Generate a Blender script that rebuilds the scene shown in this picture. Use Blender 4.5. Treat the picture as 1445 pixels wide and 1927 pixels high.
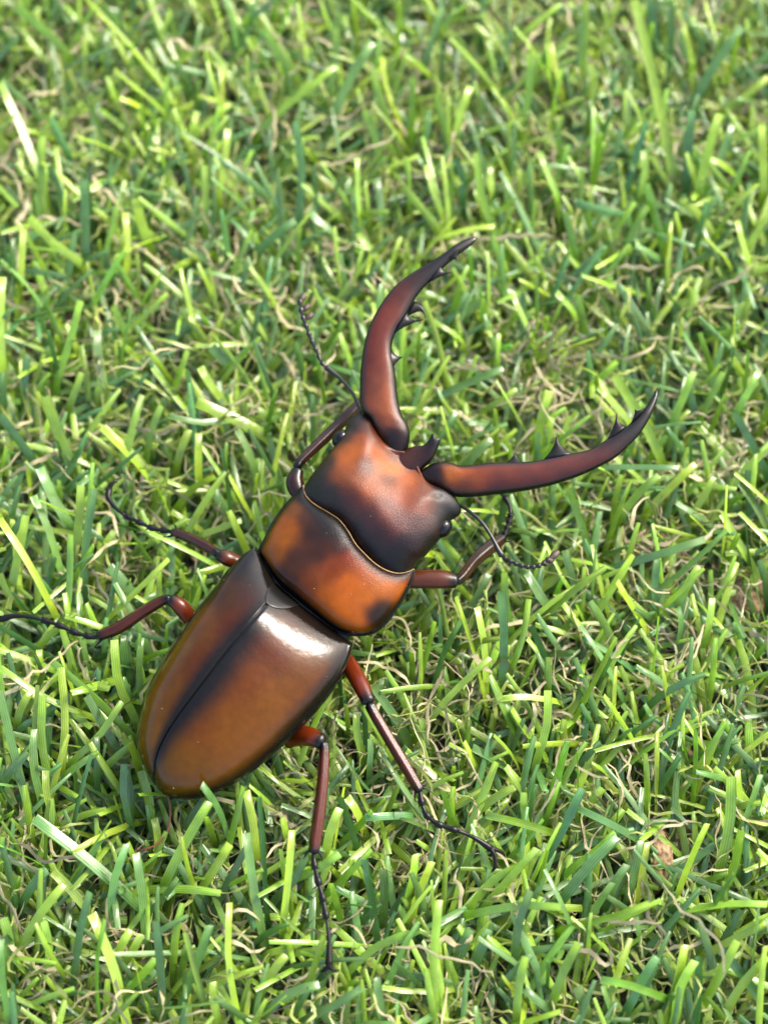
import bpy, bmesh, math, random
import numpy as np
from mathutils import Vector

for o in list(bpy.data.objects):
    bpy.data.objects.remove(o, do_unlink=True)
scene = bpy.context.scene
COL = scene.collection
R = math.radians
rng = np.random.default_rng(11)
random.seed(5)

# ------------------------------------------------------------------ camera
W0, H0 = 1445.0, 1927.0
PITCH = R(66)
F_PX = (H0 / 2) / math.tan(R(15))
DIST = F_PX / 14.0 * 0.001                 # 14 photo pixels per millimetre at the lawn
CAM = np.array([0.0, -DIST * math.cos(PITCH), DIST * math.sin(PITCH)])
FWD = np.array([0.0, math.cos(PITCH), -math.sin(PITCH)])
UPV = np.array([0.0, math.sin(PITCH), math.cos(PITCH)])
cam_data = bpy.data.cameras.new('camera')
cam = bpy.data.objects.new('camera', cam_data)
COL.objects.link(cam)
cam.location = CAM
cam.rotation_euler = (math.pi / 2 - PITCH, 0, 0)
cam_data.sensor_fit = 'VERTICAL'
cam_data.sensor_height = 36.0
cam_data.lens = F_PX / H0 * 36.0
cam_data.clip_start = 0.005
cam_data.clip_end = 100.0
cam_data.dof.use_dof = True
cam_data.dof.focus_distance = 0.234
cam_data.dof.aperture_fstop = 13.5
scene.camera = cam

# ------------------------------------------------------------------ light
SUN_DIR = Vector((0.64, 0.42, 0.70)).normalized()
sun_el = math.asin(SUN_DIR.z)
sun_az = math.atan2(SUN_DIR.x, SUN_DIR.y)
world = bpy.data.worlds.new('World')
scene.world = world
world.use_nodes = True
wn = world.node_tree
bgn = wn.nodes['Background']
sky = wn.nodes.new('ShaderNodeTexSky')
sky.sky_type = 'NISHITA'
sky.sun_disc = False
sky.sun_elevation = sun_el
sky.sun_rotation = sun_az
sky.dust_density = 4.5
sky.air_density = 1.0
sky.ozone_density = 1.0
wn.links.new(sky.outputs[0], bgn.inputs[0])
bgn.inputs[1].default_value = 0.15
sun_data = bpy.data.lights.new('sun', 'SUN')
sun_data.energy = 0.95
sun_data.angle = R(17)
sun_data.color = (1.0, 0.97, 0.93)
sun = bpy.data.objects.new('sun', sun_data)
COL.objects.link(sun)
sun.rotation_euler = SUN_DIR.to_track_quat('Z', 'Y').to_euler()
sun.location = (0.2, 0.2, 0.6)

scene.view_settings.view_transform = 'Standard'
scene.view_settings.look = 'None'
scene.view_settings.gamma = 1.0
scene.view_settings.exposure = 1.9

# ------------------------------------------------------------------ pixel helpers
MM = 0.001
def rays(px, py):
    px = np.asarray(px, float); py = np.asarray(py, float)
    a = (px - W0 / 2) / F_PX; b = -(py - H0 / 2) / F_PX
    d = FWD[None, :] + a.ravel()[:, None] * np.array([1.0, 0, 0]) + b.ravel()[:, None] * UPV[None, :]
    return d
def at_z(px, py, z):                        # photo pixel -> world point at height z (metres)
    d = rays(px, py)
    t = (np.asarray(z, float) - CAM[2]) / d[:, 2]
    return CAM + d * t[:, None]
TILT = R(10)                                # the beetle stands slightly head-up on the grass
NRM = np.array([0.0, -math.sin(TILT), math.cos(TILT)])
P0 = at_z([590], [1130], 0.0163)[0]
def on_body(px, py, h=0.0):                 # photo pixel -> beetle's mid plane, raised h mm along its normal
    d = rays(px, py)
    t = ((P0 - CAM) @ NRM) / (d @ NRM)
    return CAM + d * t[:, None] + np.asarray(h, float).reshape(-1, 1) * MM * NRM
def project(P):
    v = P - CAM
    dz = v @ FWD
    x = W0 / 2 + F_PX * v[:, 0] / dz
    y = H0 / 2 - F_PX * (v @ UPV) / dz
    return x, y, dz
def srgb(r, g, b):
    c = np.array([r, g, b], float) / 255.0
    return np.where(c <= 0.04045, c / 12.92, ((c + 0.055) / 1.055) ** 2.4)

# ------------------------------------------------------------------ curves
def smooth(pts, n, closed=False):
    """Catmull-Rom through pts, resampled to n points of equal arc length."""
    P = np.asarray(pts, float)
    if len(P) == 2:
        t = np.linspace(0, 1, n)[:, None]
        return P[0] * (1 - t) + P[1] * t
    E = np.vstack([2 * P[0] - P[1], P, 2 * P[-1] - P[-2]])
    out = []
    for i in range(1, len(E) - 2):
        p0, p1, p2, p3 = E[i - 1], E[i], E[i + 1], E[i + 2]
        t = np.linspace(0, 1, 16, endpoint=False)[:, None]
        out.append(0.5 * ((2 * p1) + (p2 - p0) * t + (2 * p0 - 5 * p1 + 4 * p2 - p3) * t ** 2
                          + (3 * p1 - p0 - 3 * p2 + p3) * t ** 3))
    out.append(P[-1:])
    C = np.vstack(out)
    s = np.concatenate([[0], np.cumsum(np.linalg.norm(np.diff(C[:, :3], axis=0), axis=1))])
    q = np.linspace(0, s[-1], n)
    return np.stack([np.interp(q, s, C[:, k]) for k in range(C.shape[1])], 1)
def cosp(n):
    return (1 - np.cos(np.linspace(0, math.pi, n))) / 2
def resamp(C, q):
    s = np.linspace(0, 1, len(C))
    return np.stack([np.interp(q, s, C[:, k]) for k in range(C.shape[1])], 1)

# ------------------------------------------------------------------ objects
def mesh_obj(name, verts, faces, mat, parent=None, col=None, smooth_shade=True, attrs=None):
    me = bpy.data.meshes.new(name)
    me.from_pydata([tuple(v) for v in verts], [], [tuple(int(i) for i in f) for f in faces])
    if smooth_shade:
        me.polygons.foreach_set('use_smooth', np.ones(len(me.polygons), bool))
    if col is not None:
        a = me.color_attributes.new('pig', 'FLOAT_COLOR', 'POINT')
        c = np.ones((len(verts), 4), np.float32); c[:, :3] = col
        a.data.foreach_set('color', c.ravel())
    if attrs:
        for k, v in attrs.items():
            a = me.attributes.new(k, 'FLOAT', 'POINT')
            a.data.foreach_set('value', np.asarray(v, np.float32))
    me.materials.append(mat)
    me.update()
    o = bpy.data.objects.new(name, me)
    COL.objects.link(o)
    if parent is not None:
        o.parent = parent
    return o
def tag(o, label=None, cat=None, group=None, kind=None):
    if label: o['label'] = label
    if cat: o['category'] = cat
    if group: o['group'] = group
    if kind: o['kind'] = kind
    return o
def empty(name, loc=(0, 0, 0), parent=None):
    o = bpy.data.objects.new(name, None)
    o.empty_display_size = 0.005
    COL.objects.link(o)
    o.location = loc
    if parent is not None:
        o.parent = parent
    return o

# ------------------------------------------------------------------ materials
def new_mat(name):
    m = bpy.data.materials.new(name); m.use_nodes = True
    nt = m.node_tree
    b = nt.nodes['Principled BSDF']
    return m, nt, b
def N(nt, t, **kw):
    n = nt.nodes.new(t)
    for k, v in kw.items():
        setattr(n, k, v)
    return n
def chitin(name, rough=0.3, coat=0.0, grain=0.4, gscale=7000, wave=0.0, spec=0.5, color=None, mottle=0.12, coat_rough=0.12):
    m, nt, b = new_mat(name)
    L = nt.links.new
    tc = N(nt, 'ShaderNodeTexCoord')
    if color is None:
        at = N(nt, 'ShaderNodeAttribute', attribute_name='pig'); base = at.outputs['Color']
    else:
        rgb = N(nt, 'ShaderNodeRGB'); rgb.outputs[0].default_value = (*color, 1); base = rgb.outputs[0]
    nz = N(nt, 'ShaderNodeTexNoise'); nz.inputs['Scale'].default_value = 900; nz.inputs['Detail'].default_value = 5
    L(tc.outputs['Object'], nz.inputs['Vector'])
    mr = N(nt, 'ShaderNodeMapRange'); mr.inputs[1].default_value = 0.3; mr.inputs[2].default_value = 0.7
    mr.inputs[3].default_value = 1 - mottle; mr.inputs[4].default_value = 1 + mottle
    L(nz.outputs['Fac'], mr.inputs[0])
    mx = N(nt, 'ShaderNodeVectorMath', operation='SCALE')
    L(base, mx.inputs[0]); L(mr.outputs[0], mx.inputs['Scale'])
    L(mx.outputs[0], b.inputs['Base Color'])
    b.inputs['Roughness'].default_value = rough
    b.inputs['Specular IOR Level'].default_value = spec
    b.inputs['Coat Weight'].default_value = coat
    b.inputs['Coat Roughness'].default_value = coat_rough
    g = N(nt, 'ShaderNodeTexNoise'); g.inputs['Scale'].default_value = gscale; g.inputs['Detail'].default_value = 2
    L(tc.outputs['Object'], g.inputs['Vector'])
    ga = N(nt, 'ShaderNodeAttribute', attribute_name='grain')
    bp = N(nt, 'ShaderNodeBump'); bp.inputs['Distance'].default_value = 0.00011
    mu = N(nt, 'ShaderNodeMath', operation='MULTIPLY'); mu.inputs[1].default_value = grain
    L(ga.outputs['Fac'], mu.inputs[0]); L(mu.outputs[0], bp.inputs['Strength'])
    L(g.outputs['Fac'], bp.inputs['Height'])
    last = bp.outputs[0]
    if wave:
        w = N(nt, 'ShaderNodeTexNoise'); w.inputs['Scale'].default_value = 1000; w.inputs['Detail'].default_value = 5
        w.inputs['Roughness'].default_value = 0.62
        L(tc.outputs['Object'], w.inputs['Vector'])
        b2 = N(nt, 'ShaderNodeBump'); b2.inputs['Distance'].default_value = 0.00012; b2.inputs['Strength'].default_value = wave
        L(w.outputs['Fac'], b2.inputs['Height']); L(last, b2.inputs['Normal'])
        last = b2.outputs[0]
    L(last, b.inputs['Normal']); L(last, b.inputs['Coat Normal'])
    return m
M_ELY = chitin('elytron_shell', rough=0.07, spec=0.24, coat=0.0, grain=0.05, gscale=12000, wave=0.3)
M_PRO = chitin('pronotum_shell', rough=0.25, spec=0.2, coat=0.0, grain=0.45, gscale=8000, wave=0.03)
M_HEAD = chitin('head_shell', rough=0.32, spec=0.33, coat=0.0, grain=0.5, gscale=8500, wave=0.03)
M_MAND = chitin('mandible_shell', rough=0.21, spec=0.32, coat=0.0, grain=0.6, gscale=7500)
M_LEG = chitin('leg_shell', rough=0.22, spec=0.3, coat=0.0, grain=0.35, gscale=6500)
M_BLACK = chitin('black_chitin', rough=0.26, spec=0.2, coat=0.0, grain=0.0, color=(0.006, 0.0055, 0.005))
M_EYE = chitin('eye_lens', rough=0.07, spec=0.3, grain=0.0, color=(0.005, 0.005, 0.006))
M_ANT = chitin('antenna_chitin', rough=0.3, coat=0.1, grain=0.0, color=(0.010, 0.008, 0.006))
M_CLUB = chitin('antenna_club', rough=0.55, grain=0.0, color=(0.045, 0.026, 0.014))
M_FRINGE = chitin('golden_fringe', rough=0.5, grain=0.0, color=(0.19, 0.105, 0.022), mottle=0.35)
M_DUST = chitin('dust_flake', rough=0.8, grain=0.0, color=(0.5, 0.45, 0.34))

def blade_mat(name, rough=0.3, transl=0.3, stripe=True, spec=0.5, speck=False):
    m, nt, b = new_mat(name)
    L = nt.links.new
    out = nt.nodes['Material Output']
    at = N(nt, 'ShaderNodeAttribute', attribute_name='pig')
    ua = N(nt, 'ShaderNodeAttribute', attribute_name='across')
    tc = N(nt, 'ShaderNodeTexCoord')
    nz = N(nt, 'ShaderNodeTexNoise'); nz.inputs['Scale'].default_value = 420; nz.inputs['Detail'].default_value = 4
    L(tc.outputs['Object'], nz.inputs['Vector'])
    mr = N(nt, 'ShaderNodeMapRange'); mr.inputs[1].default_value = 0.25; mr.inputs[2].default_value = 0.75
    mr.inputs[3].default_value = 0.78; mr.inputs[4].default_value = 1.2
    L(nz.outputs['Fac'], mr.inputs[0])
    # fine ribs running along the blade
    sn = N(nt, 'ShaderNodeMath', operation='SINE')
    k = N(nt, 'ShaderNodeMath', operation='MULTIPLY'); k.inputs[1].default_value = 13.0 if stripe else 9.0
    L(ua.outputs['Fac'], k.inputs[0]); L(k.outputs[0], sn.inputs[0])
    st = N(nt, 'ShaderNodeMapRange'); st.inputs[1].default_value = -1; st.inputs[2].default_value = 1
    st.inputs[3].default_value = 0.78; st.inputs[4].default_value = 1.12
    L(sn.outputs[0], st.inputs[0])
    mm = N(nt, 'ShaderNodeMath', operation='MULTIPLY'); L(mr.outputs[0], mm.inputs[0]); L(st.outputs[0], mm.inputs[1])
    mx = N(nt, 'ShaderNodeVectorMath', operation='SCALE')
    L(at.outputs['Color'], mx.inputs[0]); L(mm.outputs[0], mx.inputs['Scale'])
    L(mx.outputs[0], b.inputs['Base Color'])
    b.inputs['Specular IOR Level'].default_value = spec
    fz = N(nt, 'ShaderNodeTexNoise'); fz.inputs['Scale'].default_value = 2600; fz.inputs['Detail'].default_value = 4
    L(tc.outputs['Object'], fz.inputs['Vector'])
    rr = N(nt, 'ShaderNodeMapRange'); rr.inputs[1].default_value = 0.3; rr.inputs[2].default_value = 0.7
    rr.inputs[3].default_value = rough - 0.06; rr.inputs[4].default_value = rough + 0.12
    L(fz.outputs['Fac'], rr.inputs[0]); L(rr.outputs[0], b.inputs['Roughness'])
    b1 = N(nt, 'ShaderNodeBump'); b1.inputs['Distance'].default_value = 0.00002; b1.inputs['Strength'].default_value = 0.28
    L(sn.outputs[0], b1.inputs['Height'])
    b2 = N(nt, 'ShaderNodeBump'); b2.inputs['Distance'].default_value = 0.00005; b2.inputs['Strength'].default_value = 0.22
    L(fz.outputs['Fac'], b2.inputs['Height']); L(b1.outputs[0], b2.inputs['Normal'])
    L(b2.outputs[0], b.inputs['Normal'])
    tr = N(nt, 'ShaderNodeBsdfTranslucent')
    L(mx.outputs[0], tr.inputs['Color'])
    ms = N(nt, 'ShaderNodeMixShader'); ms.inputs[0].default_value = transl
    L(b.outputs[0], ms.inputs[1]); L(tr.outputs[0], ms.inputs[2])
    L(ms.outputs[0], out.inputs['Surface'])
    return m
M_BLADE = blade_mat('turf_blade', rough=0.17, transl=0.46, spec=1.0)
M_FIBRE = blade_mat('curled_fibre', rough=0.4, transl=0.4, stripe=False)

def granule_mat():
    m, nt, b = new_mat('infill_granule')
    at = N(nt, 'ShaderNodeAttribute', attribute_name='pig')
    nt.links.new(at.outputs['Color'], b.inputs['Base Color'])
    b.inputs['Roughness'].default_value = 0.45
    return m
M_GRAN = granule_mat()
def ground_mat():
    m, nt, b = new_mat('turf_backing')
    L = nt.links.new
    geo = N(nt, 'ShaderNodeNewGeometry')
    n1 = N(nt, 'ShaderNodeTexNoise'); n1.inputs['Scale'].default_value = 60; n1.inputs['Detail'].default_value = 6
    n2 = N(nt, 'ShaderNodeTexVoronoi'); n2.inputs['Scale'].default_value = 900
    L(geo.outputs['Position'], n1.inputs['Vector']); L(geo.outputs['Position'], n2.inputs['Vector'])
    cr = N(nt, 'ShaderNodeValToRGB')
    e = cr.color_ramp.elements
    e[0].position = 0.35; e[0].color = (0.03, 0.035, 0.02, 1)
    e[1].position = 0.72; e[1].color = (0.26, 0.19, 0.10, 1)
    x = e.new(0.55); x.color = (0.10, 0.10, 0.045, 1)
    L(n1.outputs['Fac'], cr.inputs[0])
    sc = N(nt, 'ShaderNodeVectorMath', operation='SCALE')
    mr = N(nt, 'ShaderNodeMapRange'); mr.inputs[3].default_value = 0.5; mr.inputs[4].default_value = 1.4
    L(n2.outputs['Color'], mr.inputs[0])
    L(cr.outputs[0], sc.inputs[0]); L(mr.outputs[0], sc.inputs['Scale'])
    # far away the pile can no longer be told apart: plain lawn green
    ln = N(nt, 'ShaderNodeVectorMath', operation='LENGTH'); L(geo.outputs['Position'], ln.inputs[0])
    fr = N(nt, 'ShaderNodeMapRange'); fr.inputs[1].default_value = 0.2; fr.inputs[2].default_value = 0.3
    L(ln.outputs['Value'], fr.inputs[0])
    n3 = N(nt, 'ShaderNodeTexNoise'); n3.inputs['Scale'].default_value = 350; n3.inputs['Detail'].default_value = 8
    L(geo.outputs['Position'], n3.inputs['Vector'])
    c3 = N(nt, 'ShaderNodeValToRGB')
    c3.color_ramp.elements[0].position = 0.35; c3.color_ramp.elements[0].color = (0.02, 0.06, 0.012, 1)
    c3.color_ramp.elements[1].position = 0.7; c3.color_ramp.elements[1].color = (0.16, 0.28, 0.04, 1)
    L(n3.outputs['Fac'], c3.inputs[0])
    mx = N(nt, 'ShaderNodeMix', data_type='RGBA')
    L(fr.outputs[0], mx.inputs['Factor']); L(sc.outputs[0], mx.inputs['A']); L(c3.outputs[0], mx.inputs['B'])
    L(mx.outputs['Result'], b.inputs['Base Color'])
    b.inputs['Roughness'].default_value = 0.8
    bp = N(nt, 'ShaderNodeBump'); bp.inputs['Distance'].default_value = 0.0005
    L(n2.outputs['Distance'], bp.inputs['Height']); L(bp.outputs[0], b.inputs['Normal'])
    return m
M_GROUND = ground_mat()
def clod_mat():
    m, nt, b = new_mat('sandy_soil')
    L = nt.links.new
    tc = N(nt, 'ShaderNodeTexCoord')
    n1 = N(nt, 'ShaderNodeTexNoise'); n1.inputs['Scale'].default_value = 1500; n1.inputs['Detail'].default_value = 5
    L(tc.outputs['Object'], n1.inputs['Vector'])
    cr = N(nt, 'ShaderNodeValToRGB')
    cr.color_ramp.elements[0].position = 0.35; cr.color_ramp.elements[0].color = (0.12, 0.07, 0.03, 1)
    cr.color_ramp.elements[1].position = 0.65; cr.color_ramp.elements[1].color = (0.42, 0.28, 0.14, 1)
    L(n1.outputs['Fac'], cr.inputs[0]); L(cr.outputs[0], b.inputs['Base Color'])
    b.inputs['Roughness'].default_value = 0.9
    bp = N(nt, 'ShaderNodeBump'); bp.inputs['Distance'].default_value = 0.0003
    L(n1.outputs['Fac'], bp.inputs['Height']); L(bp.outputs[0], b.inputs['Normal'])
    return m
M_CLOD = clod_mat()

# ------------------------------------------------------------------ ground
gs = 20.0
ground = mesh_obj('ground', [(-gs, -gs, 0), (gs, -gs, 0), (gs, gs, 0), (-gs, gs, 0)], [(0, 1, 2, 3)], M_GROUND, smooth_shade=False)
tag(ground, 'dark crumb and sand backing of the turf under the grass blades', 'ground', kind='structure')

# =================================================================== BEETLE
beetle_pts = []                             # every beetle vertex, used to keep the grass out of its body
root_loc = at_z([560], [1180], 0.009)[0]
beetle = empty('stag_beetle', root_loc)
tag(beetle, 'amber and black stag beetle with long toothed jaws standing on the grass', 'beetle')
ROOT = np.array(root_loc)
def bpart(name, verts, faces, mat, parent=None, col=None, attrs=None, shade=True, origin=None):
    """A part of the beetle; verts are world points. The parent chain starts at the beetle's root."""
    verts = np.asarray(verts)
    beetle_pts.append(verts)
    par = parent or beetle
    off = np.array(par['_w']) if '_w' in par else ROOT
    if origin is None:
        origin = verts.mean(0)
    if attrs is None:
        attrs = {}
    o = mesh_obj(name, verts - origin, faces, mat, par, col, shade, attrs)
    o.location = origin - off
    o['_w'] = list(map(float, origin))
    return o
def grid_shell(PX, PY, ht, hb, hm=None):
    """closed shell over a grid of photo pixels: ht / hb heights above / below mid surface hm (mm)."""
    n, m = PX.shape
    if hm is None: hm = np.zeros_like(PX)
    top = on_body(PX.ravel(), PY.ravel(), (hm + ht).ravel())
    bot = on_body(PX.ravel(), PY.ravel(), (hm - hb).ravel())
    idx = np.arange(n * m).reshape(n, m)
    edge = np.zeros((n, m), bool); edge[0] = edge[-1] = True; edge[:, 0] = edge[:, -1] = True
    bi = idx.copy(); k = n * m
    bverts = []
    for i in range(n):
        for j in range(m):
            if not edge[i, j]:
                bi[i, j] = k; k += 1; bverts.append(bot[idx[i, j]])
    V = np.vstack([top, np.array(bverts)])
    F = []
    for i in range(n - 1):
        for j in range(m - 1):
            F.append((idx[i, j], idx[i, j + 1], idx[i + 1, j + 1], idx[i + 1, j]))
            F.append((bi[i, j], bi[i + 1, j], bi[i + 1, j + 1], bi[i, j + 1]))
    sel = ~edge.ravel()
    full = lambda a: np.concatenate([a.ravel(), a.ravel()[sel]]) if a.ndim == 2 else np.vstack([a.reshape(-1, a.shape[-1]), a.reshape(-1, a.shape[-1])[sel]])
    return V, F, full
def coons(rear, front, left, right, ns, nt):
    """rear/front run left->right, left/right run rear->front (photo pixels)."""
    s = cosp(ns); t = cosp(nt)
    Rr = resamp(smooth(rear, 400), s); Fr = resamp(smooth(front, 400), s)
    Lf = resamp(smooth(left, 400), t); Rt = resamp(smooth(right, 400), t)
    S, T = np.meshgrid(s, t)
    P = ((1 - T)[..., None] * Rr[None] + T[..., None] * Fr[None] + (1 - S)[..., None] * Lf[:, None] + S[..., None] * Rt[:, None]
         - ((1 - S) * (1 - T))[..., None] * Rr[0] - (S * (1 - T))[..., None] * Rr[-1]
         - ((1 - S) * T)[..., None] * Fr[0] - (S * T)[..., None] * Fr[-1])
    return P[..., 0], P[..., 1], S, T
def loft(left, right, ns, nt):
    s = cosp(ns); t = np.linspace(0, 1, nt)
    Lf = smooth(left, nt); Rt = smooth(right, nt)
    S, T = np.meshgrid(s, t)
    P = Lf[:, None] * (1 - S)[..., None] + Rt[:, None] * S[..., None]
    return P[..., 0], P[..., 1], S, T
def blobs(PX, PY, samples, power=3.0, gain=0.5):
    """pigment from colour samples (x, y, r, g, b) given in photo pixels, blended by distance."""
    num = np.zeros(PX.shape + (3,)); den = np.zeros(PX.shape)
    for x, y, r, g, b in samples:
        w = 1.0 / (((PX - x) ** 2 + (PY - y) ** 2) / 400.0 + 0.6) ** (power / 2 * 1.3)
        num += w[..., None] * srgb(r, g, b); den += w
    return gain * num / den[..., None]
def sst(a, b, x):
    x = np.clip((x - a) / (b - a), 0, 1)
    return x * x * (3 - 2 * x)
BLACK = np.array([0.005, 0.0042, 0.0034])

# ---- trunk: one continuous body under the plates
tl = [(296, 1474), (272, 1400), (300, 1275), (350, 1195), (432, 1090), (494, 1052), (524, 992), (578, 934), (606, 890), (655, 815)]
trr = [(304, 1484), (384, 1484), (492, 1424), (560, 1358), (628, 1275), (650, 1205), (716, 1160), (764, 1080), (796, 1036), (835, 955)]
PX, PY, S, T = loft(tl, trr, 25, 60)
e = np.sqrt(np.clip(1 - (2 * S - 1) ** 2, 0, 1)) * (1 - np.abs(2 * T - 1) ** 8) ** 0.5
V, F, full = grid_shell(PX, PY, 0.6 * e, 5.2 * e * (0.75 + 0.25 * np.sin(T * 3.1)), -0.3 * np.ones_like(S))
bpart('body', V, F, M_BLACK)

# ---- elytra
SUT = [(526, 1108), (507, 1146), (476, 1188), (444, 1226), (412, 1267), (380, 1309), (348, 1350), (323, 1385), (304, 1420), (295, 1450), (292.5, 1477)]
LEFT = [(483, 1029), (472, 1034), (459, 1043), (442, 1060), (418, 1087), (393, 1121), (367, 1152), (345, 1182), (323, 1216), (304, 1248), (288, 1277), (275, 1306),
        (265.5, 1334), (261, 1360), (258.5, 1385), (259, 1404), (265.5, 1427), (275, 1449), (284, 1466), (291, 1477)]
RIGHT = [(664, 1211), (657, 1239), (644, 1271), (625, 1302), (603, 1331), (577, 1360), (552, 1385), (526, 1411), (501, 1433), (476, 1452), (450, 1470),
         (425, 1484), (399, 1495), (374, 1503), (348, 1505), (323, 1501), (304, 1492), (294, 1478)]
def ely_height(S, T, hmax=5.6):
    Hf = 0.22 + 0.78 * (1 - (1 - np.clip(T / 0.26, 0, 1)) ** 2.2)
    Hb = np.clip(1 - np.clip((T - 0.35) / 0.65, 0, 1) ** 2.4, 0, 1) ** 0.55
    prof = np.clip(1 - S ** 2.3, 0, 1) ** 0.56
    roof = (1 - 0.52 * S) * np.clip(1 - S ** 9, 0, 1) ** 0.5
    k = sst(0.10, 0.42, T)
    prof = roof * (1 - k) + prof * k
    edge_front = np.clip(T / 0.012, 0, 1) ** 0.5
    return hmax * Hf * Hb * prof * edge_front
ely_grid = {}
def elytron(side):
    ns, nt = 56, 130
    if side == 'R':
        PX, PY, S, T = loft(SUT, RIGHT, ns, nt)
    else:
        PX, PY, S, T = loft(SUT, LEFT, ns, nt)
    h = ely_height(S, T)
    # narrow bead at the outer margin and a shallow trough along the seam
    seam = np.exp(-(S / 0.018) ** 2)
    h = h - 0.22 * seam * np.clip(T * 12, 0, 1) * np.clip((1 - T) * 8, 0, 1)
    h = np.maximum(h, 0) + 0.10 * np.exp(-((S - 0.975) / 0.012) ** 2)
    h[:, -1] = 0; h[-1, :] = 0
    amber = blobs(PX, PY, [
        (590, 1250, 120, 62, 8), (640, 1225, 70, 36, 12), (520, 1340, 138, 74, 10), (440, 1400, 140, 76, 12), (370, 1465, 132, 76, 16),
        (520, 1230, 108, 44, 12), (460, 1290, 124, 58, 10), (390, 1370, 130, 64, 12), (580, 1320, 128, 66, 10), (480, 1420, 142, 76, 12),
        (430, 1130, 74, 40, 24), (470, 1075, 44, 30, 22), (480, 1130, 72, 30, 18), (390, 1180, 112, 60, 18), (340, 1230, 122, 74, 16), (300, 1330, 130, 78, 10),
        (440, 1190, 90, 36, 14), (380, 1260, 104, 46, 14), (330, 1330, 116, 62, 14), (285, 1400, 138, 82, 10), (290, 1430, 120, 72, 12)], gain=0.34) * np.array([1.0, 1.18, 0.22])
    dk = np.zeros_like(S)
    dk = np.maximum(dk, 1 - sst(0.05, 0.36, S + 0.03 * np.sin(T * 9)))
    dk = np.maximum(dk, sst(0.80, 0.97, S + 0.02 * np.sin(T * 7)))
    dk = np.maximum(dk, 0.95 * (1 - sst(0.03, 0.19, T)))
    dk = np.maximum(dk, sst(0.90, 0.985, T))
    col = amber * (1 - dk)[..., None] + BLACK * dk[..., None]
    V, F, full = grid_shell(PX, PY, h, 0.5 * np.sin(np.pi * S) * np.sin(np.pi * np.clip(T, 0, 1)))
    grain = np.ones_like(S)
    o = bpart('elytron', V, F, M_ELY, col=full(col), attrs={'grain': full(grain)})
    ely_grid[side] = (PX, PY, h)
    return o
eR = elytron('R'); eL = elytron('L')
eR['label'] = 'right wing cover with a bright glossy patch behind the thorax'
eL['label'] = 'left wing cover with a soft brown sheen'

def near_h(x, y):
    best = 1e9; hh = 0
    for PXg, PYg, h in ely_grid.values():
        d = (PXg - x) ** 2 + (PYg - y) ** 2
        k = np.argmin(d)
        if d.flat[k] < best: best = d.flat[k]; hh = h.flat[k]
    return hh
# ---- scutellum
PX, PY, S, T = coons([(504, 1147), (512, 1153), (528, 1156), (546, 1153), (560, 1146)], [(519, 1098), (530, 1106), (549, 1122), (562, 1133)],
                     [(504, 1147), (503, 1132), (508, 1114), (519, 1098)], [(560, 1146), (564, 1141), (562, 1133)], 24, 24)
e = (1 - (2 * S - 1) ** 4) ** 0.5 * (1 - (2 * T - 1) ** 4) ** 0.5
hb = np.array([near_h(x, y) for x, y in zip(PX.ravel(), PY.ravel())]).reshape(PX.shape)
k = np.ones(5) / 5
hmx = hb.copy()
for _ in range(12):
    q_ = np.pad(hmx, 1, mode='edge')
    hmx = (q_[1:-1, 1:-1] * 2 + q_[:-2, 1:-1] + q_[2:, 1:-1] + q_[1:-1, :-2] + q_[1:-1, 2:]) / 6
hmx += 0.12
V, F, full = grid_shell(PX, PY, 0.16 * e, 1.2 * e, hmx)
bpart('scutellum', V, F, M_BLACK, attrs={'grain': np.ones(len(V))})

# ---- pronotum
PREAR = [(488, 1042), (500, 1061), (514, 1085), (530.6, 1106), (549.4, 1122), (573, 1141), (596.5, 1160), (620, 1178), (639, 1189), (662, 1195), (690, 1194)]
PRIGHT = [(690, 1194), (711, 1186), (729, 1169), (743, 1150), (757, 1129), (768, 1108), (776.5, 1087), (779, 1071)]
PLEFT = [(488, 1042), (489, 1033), (499, 1014), (509, 993), (523.5, 969), (537.6, 950.6), (554, 933), (571, 914)]
FRINGE = [(571, 914), (572.5, 922), (575, 934), (585, 947), (601, 960), (620, 972), (639, 986), (655, 1007), (669, 1030.6), (686, 1049), (705, 1066), (726, 1077.6), (747, 1082), (766, 1078), (779, 1071)]
PX, PY, S, T = coons(PREAR, FRINGE, PLEFT, PRIGHT, 90, 70)
def pro_mid(S, T):
    return 1.9 * np.clip(1 - (2 * S - 1) ** 2, 0, 1) * T ** 2
e = (1 - np.abs(2 * S - 1) ** 2.4) ** 0.55 * (1 - np.abs(1 - T) ** 7) ** 0.5 * (1 - T ** 7) ** 0.5
h = 4.0 * e * (1 - 0.42 * T)
h = h - 0.08 * np.exp(-((S - 0.5) / 0.03) ** 2) * e            # faint midline furrow
h = np.maximum(h, 0)
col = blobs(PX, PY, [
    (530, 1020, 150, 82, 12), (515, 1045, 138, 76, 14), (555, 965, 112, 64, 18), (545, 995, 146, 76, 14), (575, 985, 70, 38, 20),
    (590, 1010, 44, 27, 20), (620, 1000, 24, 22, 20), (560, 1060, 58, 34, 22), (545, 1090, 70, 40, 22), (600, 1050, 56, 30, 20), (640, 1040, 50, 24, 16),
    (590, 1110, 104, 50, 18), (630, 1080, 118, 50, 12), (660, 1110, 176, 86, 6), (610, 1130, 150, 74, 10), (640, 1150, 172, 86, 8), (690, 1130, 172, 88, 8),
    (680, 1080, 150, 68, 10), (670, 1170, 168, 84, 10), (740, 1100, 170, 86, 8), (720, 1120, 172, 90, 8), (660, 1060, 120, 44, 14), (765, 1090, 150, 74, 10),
    (715, 1158, 16, 14, 8), (706, 1166, 22, 16, 8), (722, 1148, 26, 20, 8), (590, 960, 26, 22, 20), (570, 940, 40, 30, 20), (640, 1015, 20, 18, 16), (600, 985, 26, 23, 20)], power=3.4)
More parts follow.
